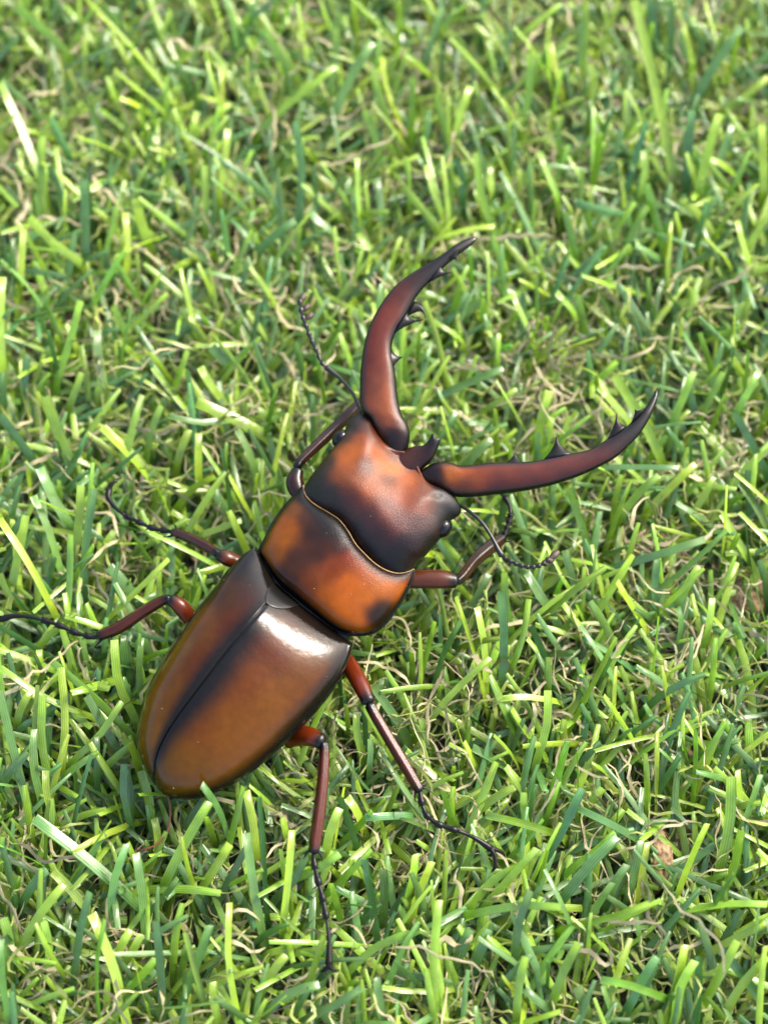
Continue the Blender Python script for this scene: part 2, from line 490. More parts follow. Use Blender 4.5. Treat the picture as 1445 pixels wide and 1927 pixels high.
dk = np.maximum.reduce([1 - sst(0.012, 0.05, S), sst(0.955, 0.992, S), 1 - sst(0.02, 0.09, T), 0.95 * sst(0.80, 0.95, T)])
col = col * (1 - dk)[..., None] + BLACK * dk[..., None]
V, F, full = grid_shell(PX, PY, h, 1.6 * e, pro_mid(S, T))
pron = bpart('pronotum', V, F, M_PRO, col=full(col), attrs={'grain': full(np.clip(0.12 + 1.0 * sst(0.45, 0.85, T), 0, 1))})
pron_grid = (PX, PY, h + pro_mid(S, T))

# ---- tubes
def tube(pts, rad, n=12, sides=12, flat=1.0, ref=None, ridge=0.0, ridges=4, cap=True):
    """swept tube through 3-D points (metres) with radii (mm)."""
    A = np.hstack([np.asarray(pts, float), np.asarray(rad, float)[:, None] * MM])
    C = smooth(A, n) if len(A) > 1 else A
    P = C[:, :3]; r = C[:, 3]
    tan = np.gradient(P, axis=0); tan /= np.linalg.norm(tan, axis=1)[:, None] + 1e-12
    refv = np.array([0, 0, 1.0]) if ref is None else np.asarray(ref, float)
    V = []; F = []
    th = np.linspace(0, 2 * math.pi, sides, endpoint=False)
    for i in range(len(P)):
        x = np.cross(tan[i], refv); x /= np.linalg.norm(x) + 1e-12
        y = np.cross(x, tan[i])
        rr = r[i] * (1 + ridge * np.cos(ridges * th))
        V.append(P[i] + (rr * np.cos(th))[:, None] * x + (rr * flat * np.sin(th))[:, None] * y)
    V = np.vstack(V)
    for i in range(len(P) - 1):
        for j in range(sides):
            a = i * sides + j; b = i * sides + (j + 1) % sides
            F.append((a, b, b + sides, a + sides))
    nv = len(V)
    if cap:
        V = np.vstack([V, P[0] - tan[0] * r[0] * 0.5, P[-1] + tan[-1] * r[-1] * 0.5])
        for j in range(sides):
            F.append((nv, (j + 1) % sides, j))
            F.append((nv + 1, (len(P) - 1) * sides + j, (len(P) - 1) * sides + (j + 1) % sides))
    tt = np.repeat(np.linspace(0, 1, len(P)), sides)
    if cap: tt = np.concatenate([tt, [0, 1]])
    return V, F, tt

# golden fringe along the front rim of the pronotum
fr = smooth(FRINGE, 60)
sf = np.linspace(0, 1, 60)
P = on_body(fr[:, 0] , fr[:, 1], 1.9 * np.clip(1 - (2 * sf - 1) ** 2, 0, 1) + 0.12)
V, F, tt = tube(P, np.full(60, 0.14) * (1 - 0.5 * sst(0.75, 1, sf)), n=120, sides=6, ref=NRM)
bpart('front_fringe', V, F, M_FRINGE, parent=pron)
# raised black bead round the sides and rear
bead = smooth(PLEFT[::-1] + PREAR[1:] + PRIGHT[1:], 150)
P = on_body(bead[:, 0], bead[:, 1], 0.02)
V, F, tt = tube(P, np.full(150, 0.16), n=150, sides=6, ref=NRM)
bpart('margin_bead', V, F, M_BLACK, parent=pron)

# ---- head
HREAR = [(563, 925), (568, 936), (578, 952), (596, 968), (616, 981), (634, 995), (649, 1016), (663, 1039), (681, 1058), (701, 1075), (724, 1087), (747, 1091), (768, 1086)]
HLEFT = [(563, 925), (575, 912), (584, 898), (597, 881), (612, 863), (625, 847), (637, 829), (648, 812), (653, 797), (663, 784), (680, 777)]
HRIGHT = [(768, 1086), (776, 1068), (788, 1054), (801, 1045), (814, 1029), (826, 1016), (834, 1004), (840, 991), (849, 979), (862, 971), (868, 960), (859, 943)]
HFRONT = [(680, 777), (694, 778), (704, 791), (709, 808), (716, 822), (728, 837), (746, 847), (762, 850), (774, 858), (783, 870), (790, 885), (796, 897), (803, 907), (815, 913), (836, 916), (851, 927), (859, 943)]
PX, PY, S, T = coons(HREAR, HFRONT, HLEFT, HRIGHT, 100, 90)
A = (1 - (1 - np.clip(T / 0.42, 0, 1)) ** 2) ** 0.75 * (1 - np.clip(T, 0, 1) ** 7) ** 0.5 * (1 - 0.38 * sst(0.35, 1.0, T))
e = (1 - np.abs(2 * S - 1) ** 2.6) ** 0.5
h = 4.3 * A * e
edge = np.clip(12 * (1 - T), 0, 1) * np.clip(12 * S, 0, 1) * np.clip(12 * (1 - S), 0, 1)
h += -1.7 * np.exp(-((S - 0.50) / 0.17) ** 2 - ((T - 0.86) / 0.26) ** 2) * edge       # sunken forehead
h += 0.85 * np.exp(-((S - 0.24) / 0.10) ** 2 - ((T - 0.78) / 0.2) ** 2) * edge          # ridges running to the jaw sockets
h += 0.85 * np.exp(-((S - 0.76) / 0.10) ** 2 - ((T - 0.78) / 0.2) ** 2) * edge
for x, y in ((690, 888), (733, 912)):                                                     # two pits on the forehead
    h += -0.09 * np.exp(-((PX - x) ** 2 + (PY - y) ** 2) / 13.0 ** 2) * edge
h += -0.3 * np.exp(-((PX - 822) ** 2 + (PY - 942) ** 2) / 9.0 ** 2) * edge
h = np.maximum(h, 0)
h[0] = h[-1] = 0; h[:, 0] = h[:, -1] = 0
col = blobs(PX, PY, [  # samples on the right half are lightened: pinkish sheen put into the colour
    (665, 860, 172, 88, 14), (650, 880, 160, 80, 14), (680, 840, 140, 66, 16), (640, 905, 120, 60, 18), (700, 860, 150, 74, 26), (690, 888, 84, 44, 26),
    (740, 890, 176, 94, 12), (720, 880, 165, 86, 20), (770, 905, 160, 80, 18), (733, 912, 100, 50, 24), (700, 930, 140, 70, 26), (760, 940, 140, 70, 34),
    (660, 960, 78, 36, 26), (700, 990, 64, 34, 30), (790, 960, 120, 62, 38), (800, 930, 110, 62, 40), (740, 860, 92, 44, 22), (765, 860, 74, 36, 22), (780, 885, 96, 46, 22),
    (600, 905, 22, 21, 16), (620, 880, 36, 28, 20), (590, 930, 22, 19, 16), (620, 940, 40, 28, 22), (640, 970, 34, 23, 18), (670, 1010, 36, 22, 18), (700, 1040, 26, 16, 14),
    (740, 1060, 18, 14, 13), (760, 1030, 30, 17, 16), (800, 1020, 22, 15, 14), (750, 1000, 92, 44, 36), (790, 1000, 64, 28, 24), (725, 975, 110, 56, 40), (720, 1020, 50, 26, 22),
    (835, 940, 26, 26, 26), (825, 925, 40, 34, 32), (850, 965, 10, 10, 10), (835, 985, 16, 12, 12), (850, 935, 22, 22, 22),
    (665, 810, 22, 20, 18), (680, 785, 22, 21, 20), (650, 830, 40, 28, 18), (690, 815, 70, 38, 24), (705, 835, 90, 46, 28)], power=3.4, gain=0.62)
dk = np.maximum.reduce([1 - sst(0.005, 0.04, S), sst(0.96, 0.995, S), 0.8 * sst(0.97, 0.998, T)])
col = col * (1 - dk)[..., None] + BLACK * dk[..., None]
V, F, full = grid_shell(PX, PY, h, 3.0 * e * np.clip(1 - np.abs(2 * T - 1) ** 8, 0, 1) ** 0.5)
head = bpart('head', V, F, M_HEAD, col=full(col), attrs={'grain': full(np.ones_like(S))})
head_grid = (PX, PY, h)

# forked clypeus between the jaws
PX, PY, S, T = coons([(728, 866), (742, 884), (756, 904)], [(812, 822), (815, 822), (819, 829), (824, 830), (829, 831)],
                     [(728, 866), (752, 852), (777, 842), (793, 842), (804, 835), (812, 822)], [(756, 904), (783, 894), (795, 883), (811, 870), (822, 850), (829, 831)], 34, 44)
e = (1 - np.abs(2 * S - 1) ** 2.5) ** 0.5 * (1 - np.abs(2 * T - 1) ** 8) ** 0.5
hm = -0.7 + 1.5 * T ** 0.8 + 0.6 * T ** 3
col = blobs(PX, PY, [(770, 860, 80, 40, 24), (790, 860, 66, 34, 26), (803, 850, 50, 27, 22), (815, 838, 20, 17, 15), (822, 832, 14, 13, 12), (800, 872, 22, 17, 14)])
V, F, full = grid_shell(PX, PY, (1.2 - 0.6 * T) * e, 1.2 * e, hm)
bpart('clypeus', V, F, M_HEAD, parent=head, col=full(col), attrs={'grain': full(0.5 * np.ones_like(S))})

# eyes
def ellipsoid(c, ax, ay, az, ra, rb, rc, n=20, m=12):
    V = []; F = []
    for i in range(m + 1):
        ph = math.pi * i / m
        for j in range(n):
            th = 2 * math.pi * j / n
            V.append(c + ra * math.sin(ph) * math.cos(th) * ax + rb * math.sin(ph) * math.sin(th) * ay + rc * math.cos(ph) * az)
    for i in range(m):
        for j in range(n):
            a = i * n + j; b = i * n + (j + 1) % n
            F.append((a, b, b + n, a + n))
    return np.array(V), F
EX = np.array([1.0, 0, 0]); EY = np.cross(NRM, EX)
for (x, y, hh, rx) in ((641, 826, 0.2, 1.0), (833, 995, 0.3, 1.1)):
    c = on_body([x], [y], hh)[0]
    ax = (0.64 * EX + 0.77 * EY); ay = np.cross(NRM, ax)
    V, F = ellipsoid(c, ax, ay, NRM, 1.25 * rx * MM, 0.95 * rx * MM, 1.1 * rx * MM)
    bpart('eye', V, F, M_EYE, parent=head)

# ---- mandibles
def tooth(parent, b0, b1, tip, hgt, thick, bend=(0, 0), tiph=None):
    """flattened pointed tooth from base segment b0-b1 to tip (photo pixels)."""
    b0 = np.array(b0, float); b1 = np.array(b1, float); tip = np.array(tip, float)
    inset = ((b0 + b1) / 2 - tip); inset = inset / np.linalg.norm(inset) * 4.0
    b0 = b0 + inset; b1 = b1 + inset; tip = tip - inset * 0.5
    n = 9; V = []; F = []; sides = 10
    th = np.linspace(0, 2 * math.pi, sides, endpoint=False)
    mid = (b0 + b1) / 2; half = (b1 - b0) / 2
    for i in range(n):
        t = i / (n - 1)
        c = mid * (1 - t) + tip * t + np.array(bend) * math.sin(math.pi * t)
        w = (1 - t) ** 1.9 * 1.25 + 0.06
        hc = hgt * (1 - t) + (hgt if tiph is None else tiph) * t
        q = c[None] + (np.cos(th) * w)[:, None] * half[None]
        V.append(on_body(q[:, 0], q[:, 1], hc + np.sin(th) * thick * (0.25 + 0.75 * w)))
    V = np.vstack(V)
    for i in range(n - 1):
        for j in range(sides):
            a = i * sides + j; b = i * sides + (j + 1) % sides
            F.append((a, b, b + sides, a + sides))
    F.append(tuple(range(sides))[::-1]); F.append(tuple((n - 1) * sides + k for k in range(sides)))
    bpart('tooth', V, F, M_BLACK, parent=parent)
def mandible(outer, inner, samples, tbase, side):
    nt = 110
    PX, PY, S, T = loft(outer, inner, 30, nt)
    e = np.clip(1 - np.abs(2 * S - 1) ** 2.6, 0, 1) ** 0.5
    tk = tbase * (1 - 0.62 * T) * np.clip((1 - T) / 0.10, 0, 1) ** 0.5 * np.clip(T / 0.03, 0, 1) ** 0.5 * (1 + 0.12 * np.exp(-(T / 0.08) ** 2))
    hm = 0.5 + 1.3 * T + 0.8 * np.sin(np.pi * T) - 1.7 * (1 - sst(0.0, 0.12, T))
    col = blobs(PX, PY, samples, gain=0.58)
    dk = np.maximum.reduce([0.97 * sst(0.74, 0.93, S), 0.95 * (1 - sst(0.03, 0.2, S)), sst(0.62, 0.9, T + 0.08 * S), 0.9 * (1 - sst(0.03, 0.085, T))])
    col = col * (1 - dk)[..., None] + BLACK * dk[..., None]
    V, F, full = grid_shell(PX, PY, tk * e, tk * e, hm)
    o = bpart('mandible', V, F, M_MAND, col=full(col), attrs={'grain': full(np.clip(1.1 - 2.2 * T, 0.08, 1))})
    return o
LM_OUT = [(726, 858), (712, 828), (697, 795), (683, 781), (677.5, 768), (677, 745), (679, 700), (686, 653), (698, 617), (716, 584), (736, 557), (760.5, 535), (787, 517), (814, 501), (836, 486), (854, 472), (874, 461), (888, 457), (896.5, 458.5)]
LM_IN = [(744, 868), (764, 852), (771, 826), (768, 806), (757, 788), (751, 768), (747, 742), (745, 720), (742, 700), (738, 678), (738, 655), (746, 634), (758, 616), (768, 596), (782, 571), (796, 553), (815, 534), (832, 516), (850, 500), (868, 485), (884, 473), (896.5, 459.5)]
mL = mandible(LM_OUT, LM_IN, [(700, 780, 120, 62, 36), (730, 780, 140, 70, 30), (735, 750, 140, 70, 28), (700, 740, 100, 50, 32), (705, 690, 92, 40, 26), (725, 690, 118, 52, 26), (705, 640, 98, 40, 24),
                               (730, 600, 104, 44, 26), (750, 575, 80, 36, 24), (790, 540, 58, 28, 20), (820, 515, 30, 20, 17), (870, 475, 9, 9, 10), (735, 825, 20, 18, 18), (725, 805, 110, 56, 30)], 1.4, 'L')
tooth(mL, (866, 482), (842, 504), (857, 501), 2.4, 0.25)
tooth(mL, (832, 514), (812, 540), (846, 524), 2.2, 0.3, bend=(-2, 2))
tooth(mL, (768, 602), (748, 634), (793, 613), 2.2, 0.36, bend=(-5, 2))
tooth(mL, (780, 578), (768, 602), (798, 604), 1.2, 0.3, bend=(7, -9))
tooth(mL, (737, 666), (740, 700), (755, 681), 1.9, 0.4, bend=(0, 2))
RM_OUT = [(788, 916), (818, 922), (846, 934), (861, 939), (893, 939.5), (929.5, 936), (966, 932.6), (999, 928), (1032.5, 921), (1066, 911), (1095.6, 900), (1125.5, 886), (1152, 871), (1175, 851), (1195, 831), (1212, 806), (1225, 780), (1233, 755), (1232.5, 739)]
RM_IN = [(778, 902), (790, 886), (813, 875), (833, 873), (850, 876), (862, 881), (886, 880), (919.5, 877), (953, 877), (985, 877), (1012, 874), (1038, 868), (1066, 863), (1095, 858), (1115, 850), (1134, 838), (1152, 826), (1168, 816), (1180, 806), (1196, 790), (1210, 774), (1221, 757), (1231, 739)]
mR = mandible(RM_OUT, RM_IN, [(850, 895, 160, 84, 12), (870, 895, 150, 70, 16), (900, 895, 118, 52, 22), (870, 920, 84, 40, 22), (950, 895, 104, 46, 26), (940, 920, 74, 34, 28), (1000, 890, 102, 44, 28),
                                (1000, 912, 76, 36, 28), (1060, 880, 96, 40, 28), (1060, 900, 66, 32, 26), (1120, 865, 80, 34, 26), (1160, 840, 60, 28, 22), (1200, 805, 20, 14, 14), (815, 890, 18, 14, 12), (820, 905, 40, 22, 16)], 1.5, 'R')
tooth(mR, (1204, 778), (1182, 802), (1190, 783), 2.4, 0.25)
tooth(mR, (1170, 812), (1140, 834), (1155.5, 791), 2.3, 0.32)
tooth(mR, (1070, 862), (1024, 870), (1043.5, 833), 2.2, 0.4)
tooth(mR, (984, 877), (946, 879), (966.7, 862), 1.9, 0.4)

# ---- antennae
def px3(lst):                               # (x, y, z mm) -> world
    a = np.array(lst, float)
    return at_z(a[:, 0], a[:, 1], a[:, 2] * MM)
def antenna(scape, flag, lam):
    a = empty('antenna', (0, 0, 0), beetle)
    c = px3(scape)[0]; a.location = c - ROOT; a['_w'] = list(map(float, c))
    P = px3(scape)
    V, F, tt = tube(P, np.interp(np.linspace(0, 1, len(P)), [0, 0.6, 0.85, 1], [0.24, 0.22, 0.34, 0.42]), n=28, sides=8)
    bpart('scape', V, F, M_ANT, parent=a)
    Pf = smooth(px3(flag), 200)
    nseg = 9
    for i in range(nseg):
        seg = Pf[int(i * 199 / nseg): int((i + 1) * 199 / nseg) + 2]
        seg = seg[[0, len(seg) // 3, 2 * len(seg) // 3, -1]]
        V, F, tt = tube(seg, [0.14, 0.27, 0.36, 0.16], n=7, sides=8)
        bpart('flagellum_segment', V, F, M_ANT, parent=a)
    for (b, t) in lam:
        P = px3([b, ((b[0] + t[0]) / 2, (b[1] + t[1]) / 2, (b[2] + t[2]) / 2), t])
        V, F, tt = tube(P, [0.18, 0.48, 0.38], n=9, sides=8, flat=0.7)
        bpart('lamella', V, F, M_CLUB, parent=a)
antenna([(679, 778, 20.5), (671, 756, 20.5), (663, 739, 20.5), (650, 722.6, 20.2), (638, 710, 20), (625, 700, 20), (614, 691, 20)],
        [(614, 691, 20), (604.7, 681, 20), (598.5, 666.6, 20), (590, 648, 20.3), (582, 629, 20.6), (574.6, 608.5, 21), (569, 594, 21.2), (566, 579, 21.4), (564, 562, 21.6)],
        [((575, 602, 21), (587, 590, 21)), ((569, 586, 21.2), (581, 574, 21.2)), ((564, 570, 21.5), (572, 554, 21.5))])
antenna([(857, 947, 17.6), (876, 957.5, 17.6), (899.6, 976, 17.4), (916, 996, 17.2), (929.5, 1019, 17), (937, 1034, 16.8), (944.5, 1046, 16.6)],
        [(944.5, 1046, 16.6), (959, 1055.5, 16.4), (979, 1064, 16.2), (1002.6, 1067, 16), (1022.5, 1060.5, 15.8), (1034, 1052, 15.6)],
        [((1020, 1062, 15.8), (1030, 1058, 15.2)), ((1028, 1057, 15.7), (1040, 1051, 15.2)), ((1034, 1052, 15.6), (1050, 1038, 15.4))])

# ---- legs
RED = srgb(92, 38, 16); DARKBR = srgb(50, 27, 18)
def leg(fem, fr_, tib, tr_, tar, col_f, col_t, claw_dirs, spines=True, sunk=False):
    g = empty('leg', (0, 0, 0), beetle)
    c = px3(fem)[0]; g.location = c - ROOT; g['_w'] = list(map(float, c))
    P = px3(fem)
    V, F, tt = tube(P, fr_, n=24, sides=16, flat=0.8)
    dk = np.clip(sst(0.78, 0.98, tt) + 0.6 * (1 - sst(0.0, 0.12, tt)), 0, 1)[:, None]
    bpart('femur', V, F, M_LEG, parent=g, col=0.55 * col_f * (1 - dk) + BLACK * dk, attrs={'grain': np.full(len(V), 0.3)})
    P = px3(tib)
    V, F, tt = tube(P, tr_, n=40, sides=20, ridge=0.11, ridges=5)
    dk = np.clip(1 - sst(0.02, 0.14, tt) + sst(0.90, 1.0, tt), 0, 1)[:, None]
    bpart('tibia', V, F, M_LEG, parent=g, col=0.55 * col_t * (1 - dk) + BLACK * dk, attrs={'grain': np.full(len(V), 0.9)})
    if spines:                              # short spurs at the end of the shin
        d = P[-1] - P[-2]; d /= np.linalg.norm(d)
        sd = np.cross(d, [0, 0, 1.0]); sd /= np.linalg.norm(sd)
        for sgn in (-1, 1):
            b = P[-1] - d * 0.3 * MM + sd * sgn * 0.35 * MM
            V, F, tt = tube([b, b + (d * 0.5 + sd * sgn * 0.5) * MM, b + (d * 1.3 + sd * sgn * 0.8) * MM], [0.2, 0.13, 0.03], n=6, sides=6)
            bpart('spur', V, F, M_BLACK, parent=g)
    d = P[-1] - P[0]; d /= np.linalg.norm(d)
    sd = np.cross(d, [0, 0, 1.0]); sd /= np.linalg.norm(sd)
    Pt = smooth(P, 60)
    for q, sgn in ((24, 1), (33, -1), (41, 1), (49, -1)):
        b = Pt[q] + sd * sgn * 0.45 * MM
        V, F, tt = tube([b, b + (d * 0.45 + sd * sgn * 0.5) * MM], [0.13, 0.02], n=4, sides=6)
        bpart('spine', V, F, M_BLACK, parent=g)
    P = px3(tar)
    full_ = smooth(P, 240)
    mark = len(beetle_pts)
    cuts = [0, 0.15, 0.30, 0.45, 0.60, 1.0]
    for i in range(5):
        a = full_[int(cuts[i] * 239): int(cuts[i + 1] * 239) + 1]
        m = len(a)
        pts = a[[0, m // 4, m // 2, 3 * m // 4, m - 1]]
        rad = [0.22, 0.27, 0.34, 0.45, 0.36] if i < 4 else [0.2, 0.23, 0.27, 0.36, 0.48]
        V, F, tt = tube(pts, rad, n=12, sides=10, flat=0.85)
        if i < 4:                           # bristly lower lip of each foot joint
            d = pts[-1] - pts[-2]; d /= np.linalg.norm(d)
            sd = np.cross(d, [0, 0, 1.0]); sd /= np.linalg.norm(sd)
            for sgn in (-1, 1):
                b = pts[-1] - d * 0.15 * MM + sd * sgn * 0.25 * MM
                v2, f2, _ = tube([b, b + (d * 0.35 + sd * sgn * 0.35) * MM + np.array([0, 0, -0.1 * MM])], [0.12, 0.02], n=3, sides=5)
                F = list(F) + [tuple(k + len(V) for k in f) for f in f2]; V = np.vstack([V, v2])
        bpart('tarsal_segment', V, F, M_BLACK, parent=g)
    if sunk: del beetle_pts[mark + 2:]       # foot buried among the blades
    e0 = P[-1]
    for cd in claw_dirs:
        keep_n = len(beetle_pts)
        V, F, tt = tube(np.vstack([e0[None], px3(cd)]), [0.32, 0.27, 0.2, 0.04][:len(cd) + 1], n=12, sides=8)
        bpart('claw', V, F, M_BLACK, parent=g)
        del beetle_pts[keep_n:]              # grass may close over the claws
    return g
# front pair
leg([(592, 945, 17), (566, 930, 17.5), (555, 908, 17.8), (560, 884, 18)], [0.9, 1.05, 1.15, 0.75],
    [(559, 880, 18), (566, 868, 18), (600, 835, 17.6), (640, 797, 17), (676, 762, 16.5), (700, 742, 16)], [0.55, 0.55, 0.66, 0.70, 0.68, 0.6],
    [(700, 742, 16), (712, 720, 14.5), (716, 700, 13), (718, 680, 12), (720, 655, 11), (718, 630, 10)], DARKBR, srgb(62, 38, 28),
    [[(713, 622, 9.6), (706, 618, 9.2), (702, 623, 8.8)], [(724, 620, 9.6), (728, 614, 9.2), (726, 608, 8.8)]])
leg([(742, 1092, 15.5), (790, 1090, 15.8), (830, 1090, 15.8), (858, 1093, 15.6)], [1.1, 1.18, 1.2, 0.95],
    [(858, 1095, 15.5), (872, 1082, 15), (893, 1055, 14), (923, 1029, 13), (946, 1012, 12.2)], [0.55, 0.62, 0.75, 0.82, 0.65],
    [(946, 1012, 12.2), (952, 998, 11.8), (957, 984, 11.5), (960, 970, 11.3), (959, 954, 11.2), (950, 936, 11)], srgb(92, 46, 26), srgb(60, 38, 22),
    [[(944, 930, 10.6), (938, 928, 10.2), (934, 932, 9.8)], [(951, 926, 10.6), (949, 918, 10.2), (944, 914, 9.8)]], sunk=True)
# middle pair
leg([(470, 1078, 13.5), (444, 1058, 14.2), (426, 1050, 14.8), (411, 1044, 15)], [1.0, 0.98, 0.98, 0.72],
    [(411, 1043, 15), (396, 1033, 14.6), (372, 1020, 13.8), (348, 1009, 12.8), (326, 1001, 12)], [0.5, 0.62, 0.66, 0.64, 0.52],
    [(326, 1001, 12), (289, 994.6, 11.4), (259, 981, 11.2), (232.5, 968, 11), (216, 953, 11), (204, 936.5, 11), (206, 921, 10.8)], srgb(96, 44, 20), srgb(66, 36, 24),
    [[(208, 913, 10.8), (214, 908, 10.6), (221, 908, 10.2)], [(211, 912, 11), (219, 904, 11), (230, 899, 10.6)]])
leg([(640, 1225, 11.2), (657, 1251, 11.8), (678, 1288, 12.6), (694, 1321, 13)], [1.0, 1.05, 1.05, 0.85],
    [(696, 1326, 13), (704, 1342, 12.8), (732, 1390, 12.2), (762, 1440, 11.6), (790, 1488, 11)], [0.62, 0.64, 0.64, 0.66, 0.58],
    [(790, 1488, 11), (794, 1513, 10.8), (804, 1535.6, 10.6), (828, 1552.7, 10.4), (866, 1565, 10), (895, 1578, 9), (923, 1597, 8.4)], srgb(112, 42, 14), srgb(84, 36, 20),
    [[(931, 1612, 8.2), (930, 1634, 8.0), (913, 1648, 7.6)], [(936, 1600, 8), (946, 1606, 7.6), (950, 1614, 7.2)]], sunk=True)
# hind pair
leg([(378, 1182, 11.5), (358, 1163, 12.4), (338, 1140, 13.4), (321, 1128, 13.8)], [1.0, 1.02, 1.0, 0.75],
    [(320, 1127, 13.8), (304, 1131, 13.4), (268, 1152, 12.6), (226, 1180, 11.8), (187, 1196, 11)], [0.52, 0.62, 0.7, 0.74, 0.66],
    [(187, 1196, 11), (176, 1199, 10.9), (143, 1190.6, 10.8), (110, 1176, 10.8), (70, 1164, 10.6), (30, 1159, 10.4), (4, 1165, 10)], srgb(112, 44, 14), srgb(80, 38, 22),
    [[(-6, 1170, 9.6), (-12, 1178, 9.2), (-13, 1186, 8.8)], [(-6, 1160, 9.6), (-16, 1160, 9.2), (-22, 1165, 8.8)]])
leg([(540, 1392, 9.6), (560, 1385, 10.6), (585, 1387, 12), (606, 1396, 12.6)], [1.15, 1.3, 1.2, 0.95],
    [(609, 1398, 12.6), (611, 1416, 12.4), (608, 1470, 12), (600, 1540, 11.4), (591, 1604, 10.8)], [0.58, 0.62, 0.68, 0.72, 0.66],
    [(591, 1604, 10.8), (591, 1624, 10.6), (599, 1659, 10.6), (607, 1689.7, 10.5), (614, 1727, 10.4), (619, 1765, 10.3), (619, 1816, 10)], srgb(118, 46, 14), srgb(92, 38, 20),
    [[(614, 1823, 9.8), (607, 1827, 9.6), (601, 1828, 9.2)], [(625, 1824, 9.8), (632, 1827, 9.6), (639, 1826, 9.2)]])

# ------------------------------------------------------------------ where the beetle is: keep grass from growing through it
BP_ = np.vstack(beetle_pts)
bx, by, bd = project(BP_)
CELL = 4.0
NXR, NYR = int(W0 / CELL) + 60, int(H0 / CELL) + 60
dbuf = np.full((NYR, NXR), 9.0)
def cells(x, y):
    return np.clip((x / CELL + 30).astype(int), 0, NXR - 1), np.clip((y / CELL + 30).astype(int), 0, NYR - 1)
ix, iy = cells(bx, by)
np.minimum.at(dbuf, (iy, ix), bd)
def dilate(B, fn):
    C = B.copy()
    for dy in (-1, 0, 1):
        for dx in (-1, 0, 1):
            C = fn(C, np.roll(np.roll(B, dy, 0), dx, 1))
    return C
dbuf = dilate(dbuf, np.minimum)
G0 = np.array([-0.2, -0.2]); GC = 0.0005; GN = 900
zbuf = np.full((GN, GN), 9.0)
gx = np.clip(((BP_[:, 0] - G0[0]) / GC).astype(int), 0, GN - 1); gy = np.clip(((BP_[:, 1] - G0[1]) / GC).astype(int), 0, GN - 1)
np.minimum.at(zbuf, (gy, gx), BP_[:, 2])
zbuf = dilate(zbuf, np.minimum)
def hits(P):
    """P (n, k, 3): does any sample hide the beetle from view or sit above its underside?"""
    n, k, _ = P.shape
    Q = P.reshape(-1, 3)
    x, y, d = project(Q)
    i, j = cells(x, y)
    occ = d < dbuf[j, i] + 0.0004
    a = np.clip(((Q[:, 0] - G0[0]) / GC).astype(int), 0, GN - 1); b = np.clip(((Q[:, 1] - G0[1]) / GC).astype(int), 0, GN - 1)
    through = Q[:, 2] > zbuf[b, a] - 0.0003
    return (occ & (dbuf[j, i] < 8)).reshape(n, k).any(1), (through & (zbuf[b, a] < 8)).reshape(n, k).any(1)

# ------------------------------------------------------------------ ribbons (blades, fibres)
def ribbons(C, Wd, thick, side, fold=0.25, sides=6, cut=None):
    """C (n,k,3) centre lines, Wd (n,k) widths, side (n,3) or (n,k,3) across direction -> verts, quads, across, along."""
    n, k, _ = C.shape
    tan = np.gradient(C, axis=1); tan /= np.linalg.norm(tan, axis=2, keepdims=True) + 1e-12
    sd = side if side.ndim == 3 else np.repeat(side[:, None, :], k, 1)
    sd = sd - (sd * tan).sum(2, keepdims=True) * tan
    sd /= np.linalg.norm(sd, axis=2, keepdims=True) + 1e-12
    nr = np.cross(sd, tan)
    if sides == 6:                          # upper skin of four strips, lower skin of two
        u = np.array([-1, -0.5, 0, 0.5, 1, 1, 0, -1.0]); w = np.array([fold, 0.35 * fold + 0.4, 0.42, 0.35 * fold + 0.4, fold, fold, -0.42, fold])
        strips = [0, 1, 2, 3, 5, 6]
    else:
        u = np.array([-1, 0, 1, 1, 0, -1.0]); w = np.array([fold, 0.5, fold, fold, -0.5, fold])
        strips = [0, 1, 3, 4]
    m = len(u)
    V = (C[:, :, None, :] + sd[:, :, None, :] * (Wd[:, :, None] / 2 * u)[..., None]
         + nr[:, :, None, :] * (thick[:, None, None] * w[None, None, :])[..., None])
    V = V.reshape(-1, 3)
    base = (np.arange(n) * k * m)[:, None, None]
    ii = np.arange(k - 1)[None, :, None] * m
    jj = np.array(strips)[None, None, :]
    a = base + ii + jj; b = a + 1
    Q = np.stack([a, b, b + m, a + m], -1).reshape(-1, 4)
    capt = [(0, 1, 2, 6), (6, 2, 3, 4)] if sides == 6 else [(0, 1, 2, 4)]
    caps = np.concatenate([np.stack([base[:, 0, 0] + (k - 1) * m + c for c in q], -1) for q in capt])
    Q = np.vstack([Q, caps])
    across = np.tile(u, n * k)
    along = np.tile(np.repeat(np.linspace(0, 1, k), m), n)
    return V, Q, across, along
def fast_mesh(name, V, Q, mat, parent=None, col=None, across=None, shade=True):
    me = bpy.data.meshes.new(name)
    me.vertices.add(len(V)); me.vertices.foreach_set('co', V.astype(np.float32).ravel())
    nf = len(Q); w = Q.shape[1]
    me.loops.add(nf * w); me.loops.foreach_set('vertex_index', Q.astype(np.int32).ravel())
    me.polygons.add(nf); me.polygons.foreach_set('loop_start', np.arange(0, nf * w, w, dtype=np.int32))
    if shade:
        me.polygons.foreach_set('use_smooth', np.ones(nf, bool))
    me.update(calc_edges=True)
    if col is not None:
        a = me.color_attributes.new('pig', 'FLOAT_COLOR', 'POINT')
        c = np.ones((len(V), 4), np.float32); c[:, :3] = col
        a.data.foreach_set('color', c.ravel())
    if across is not None:
        a = me.attributes.new('across', 'FLOAT', 'POINT')
        a.data.foreach_set('value', across.astype(np.float32))
    me.materials.append(mat)
    o = bpy.data.objects.new(name, me); COL.objects.link(o)
    if parent is not None: o.parent = parent
    return o
LIME = np.array([0.345, 0.535, 0.05]); GREEN = np.array([0.165, 0.335, 0.078])
TAN = np.array([0.46, 0.41, 0.22]); OLIVE = np.array([0.33, 0.38, 0.09])
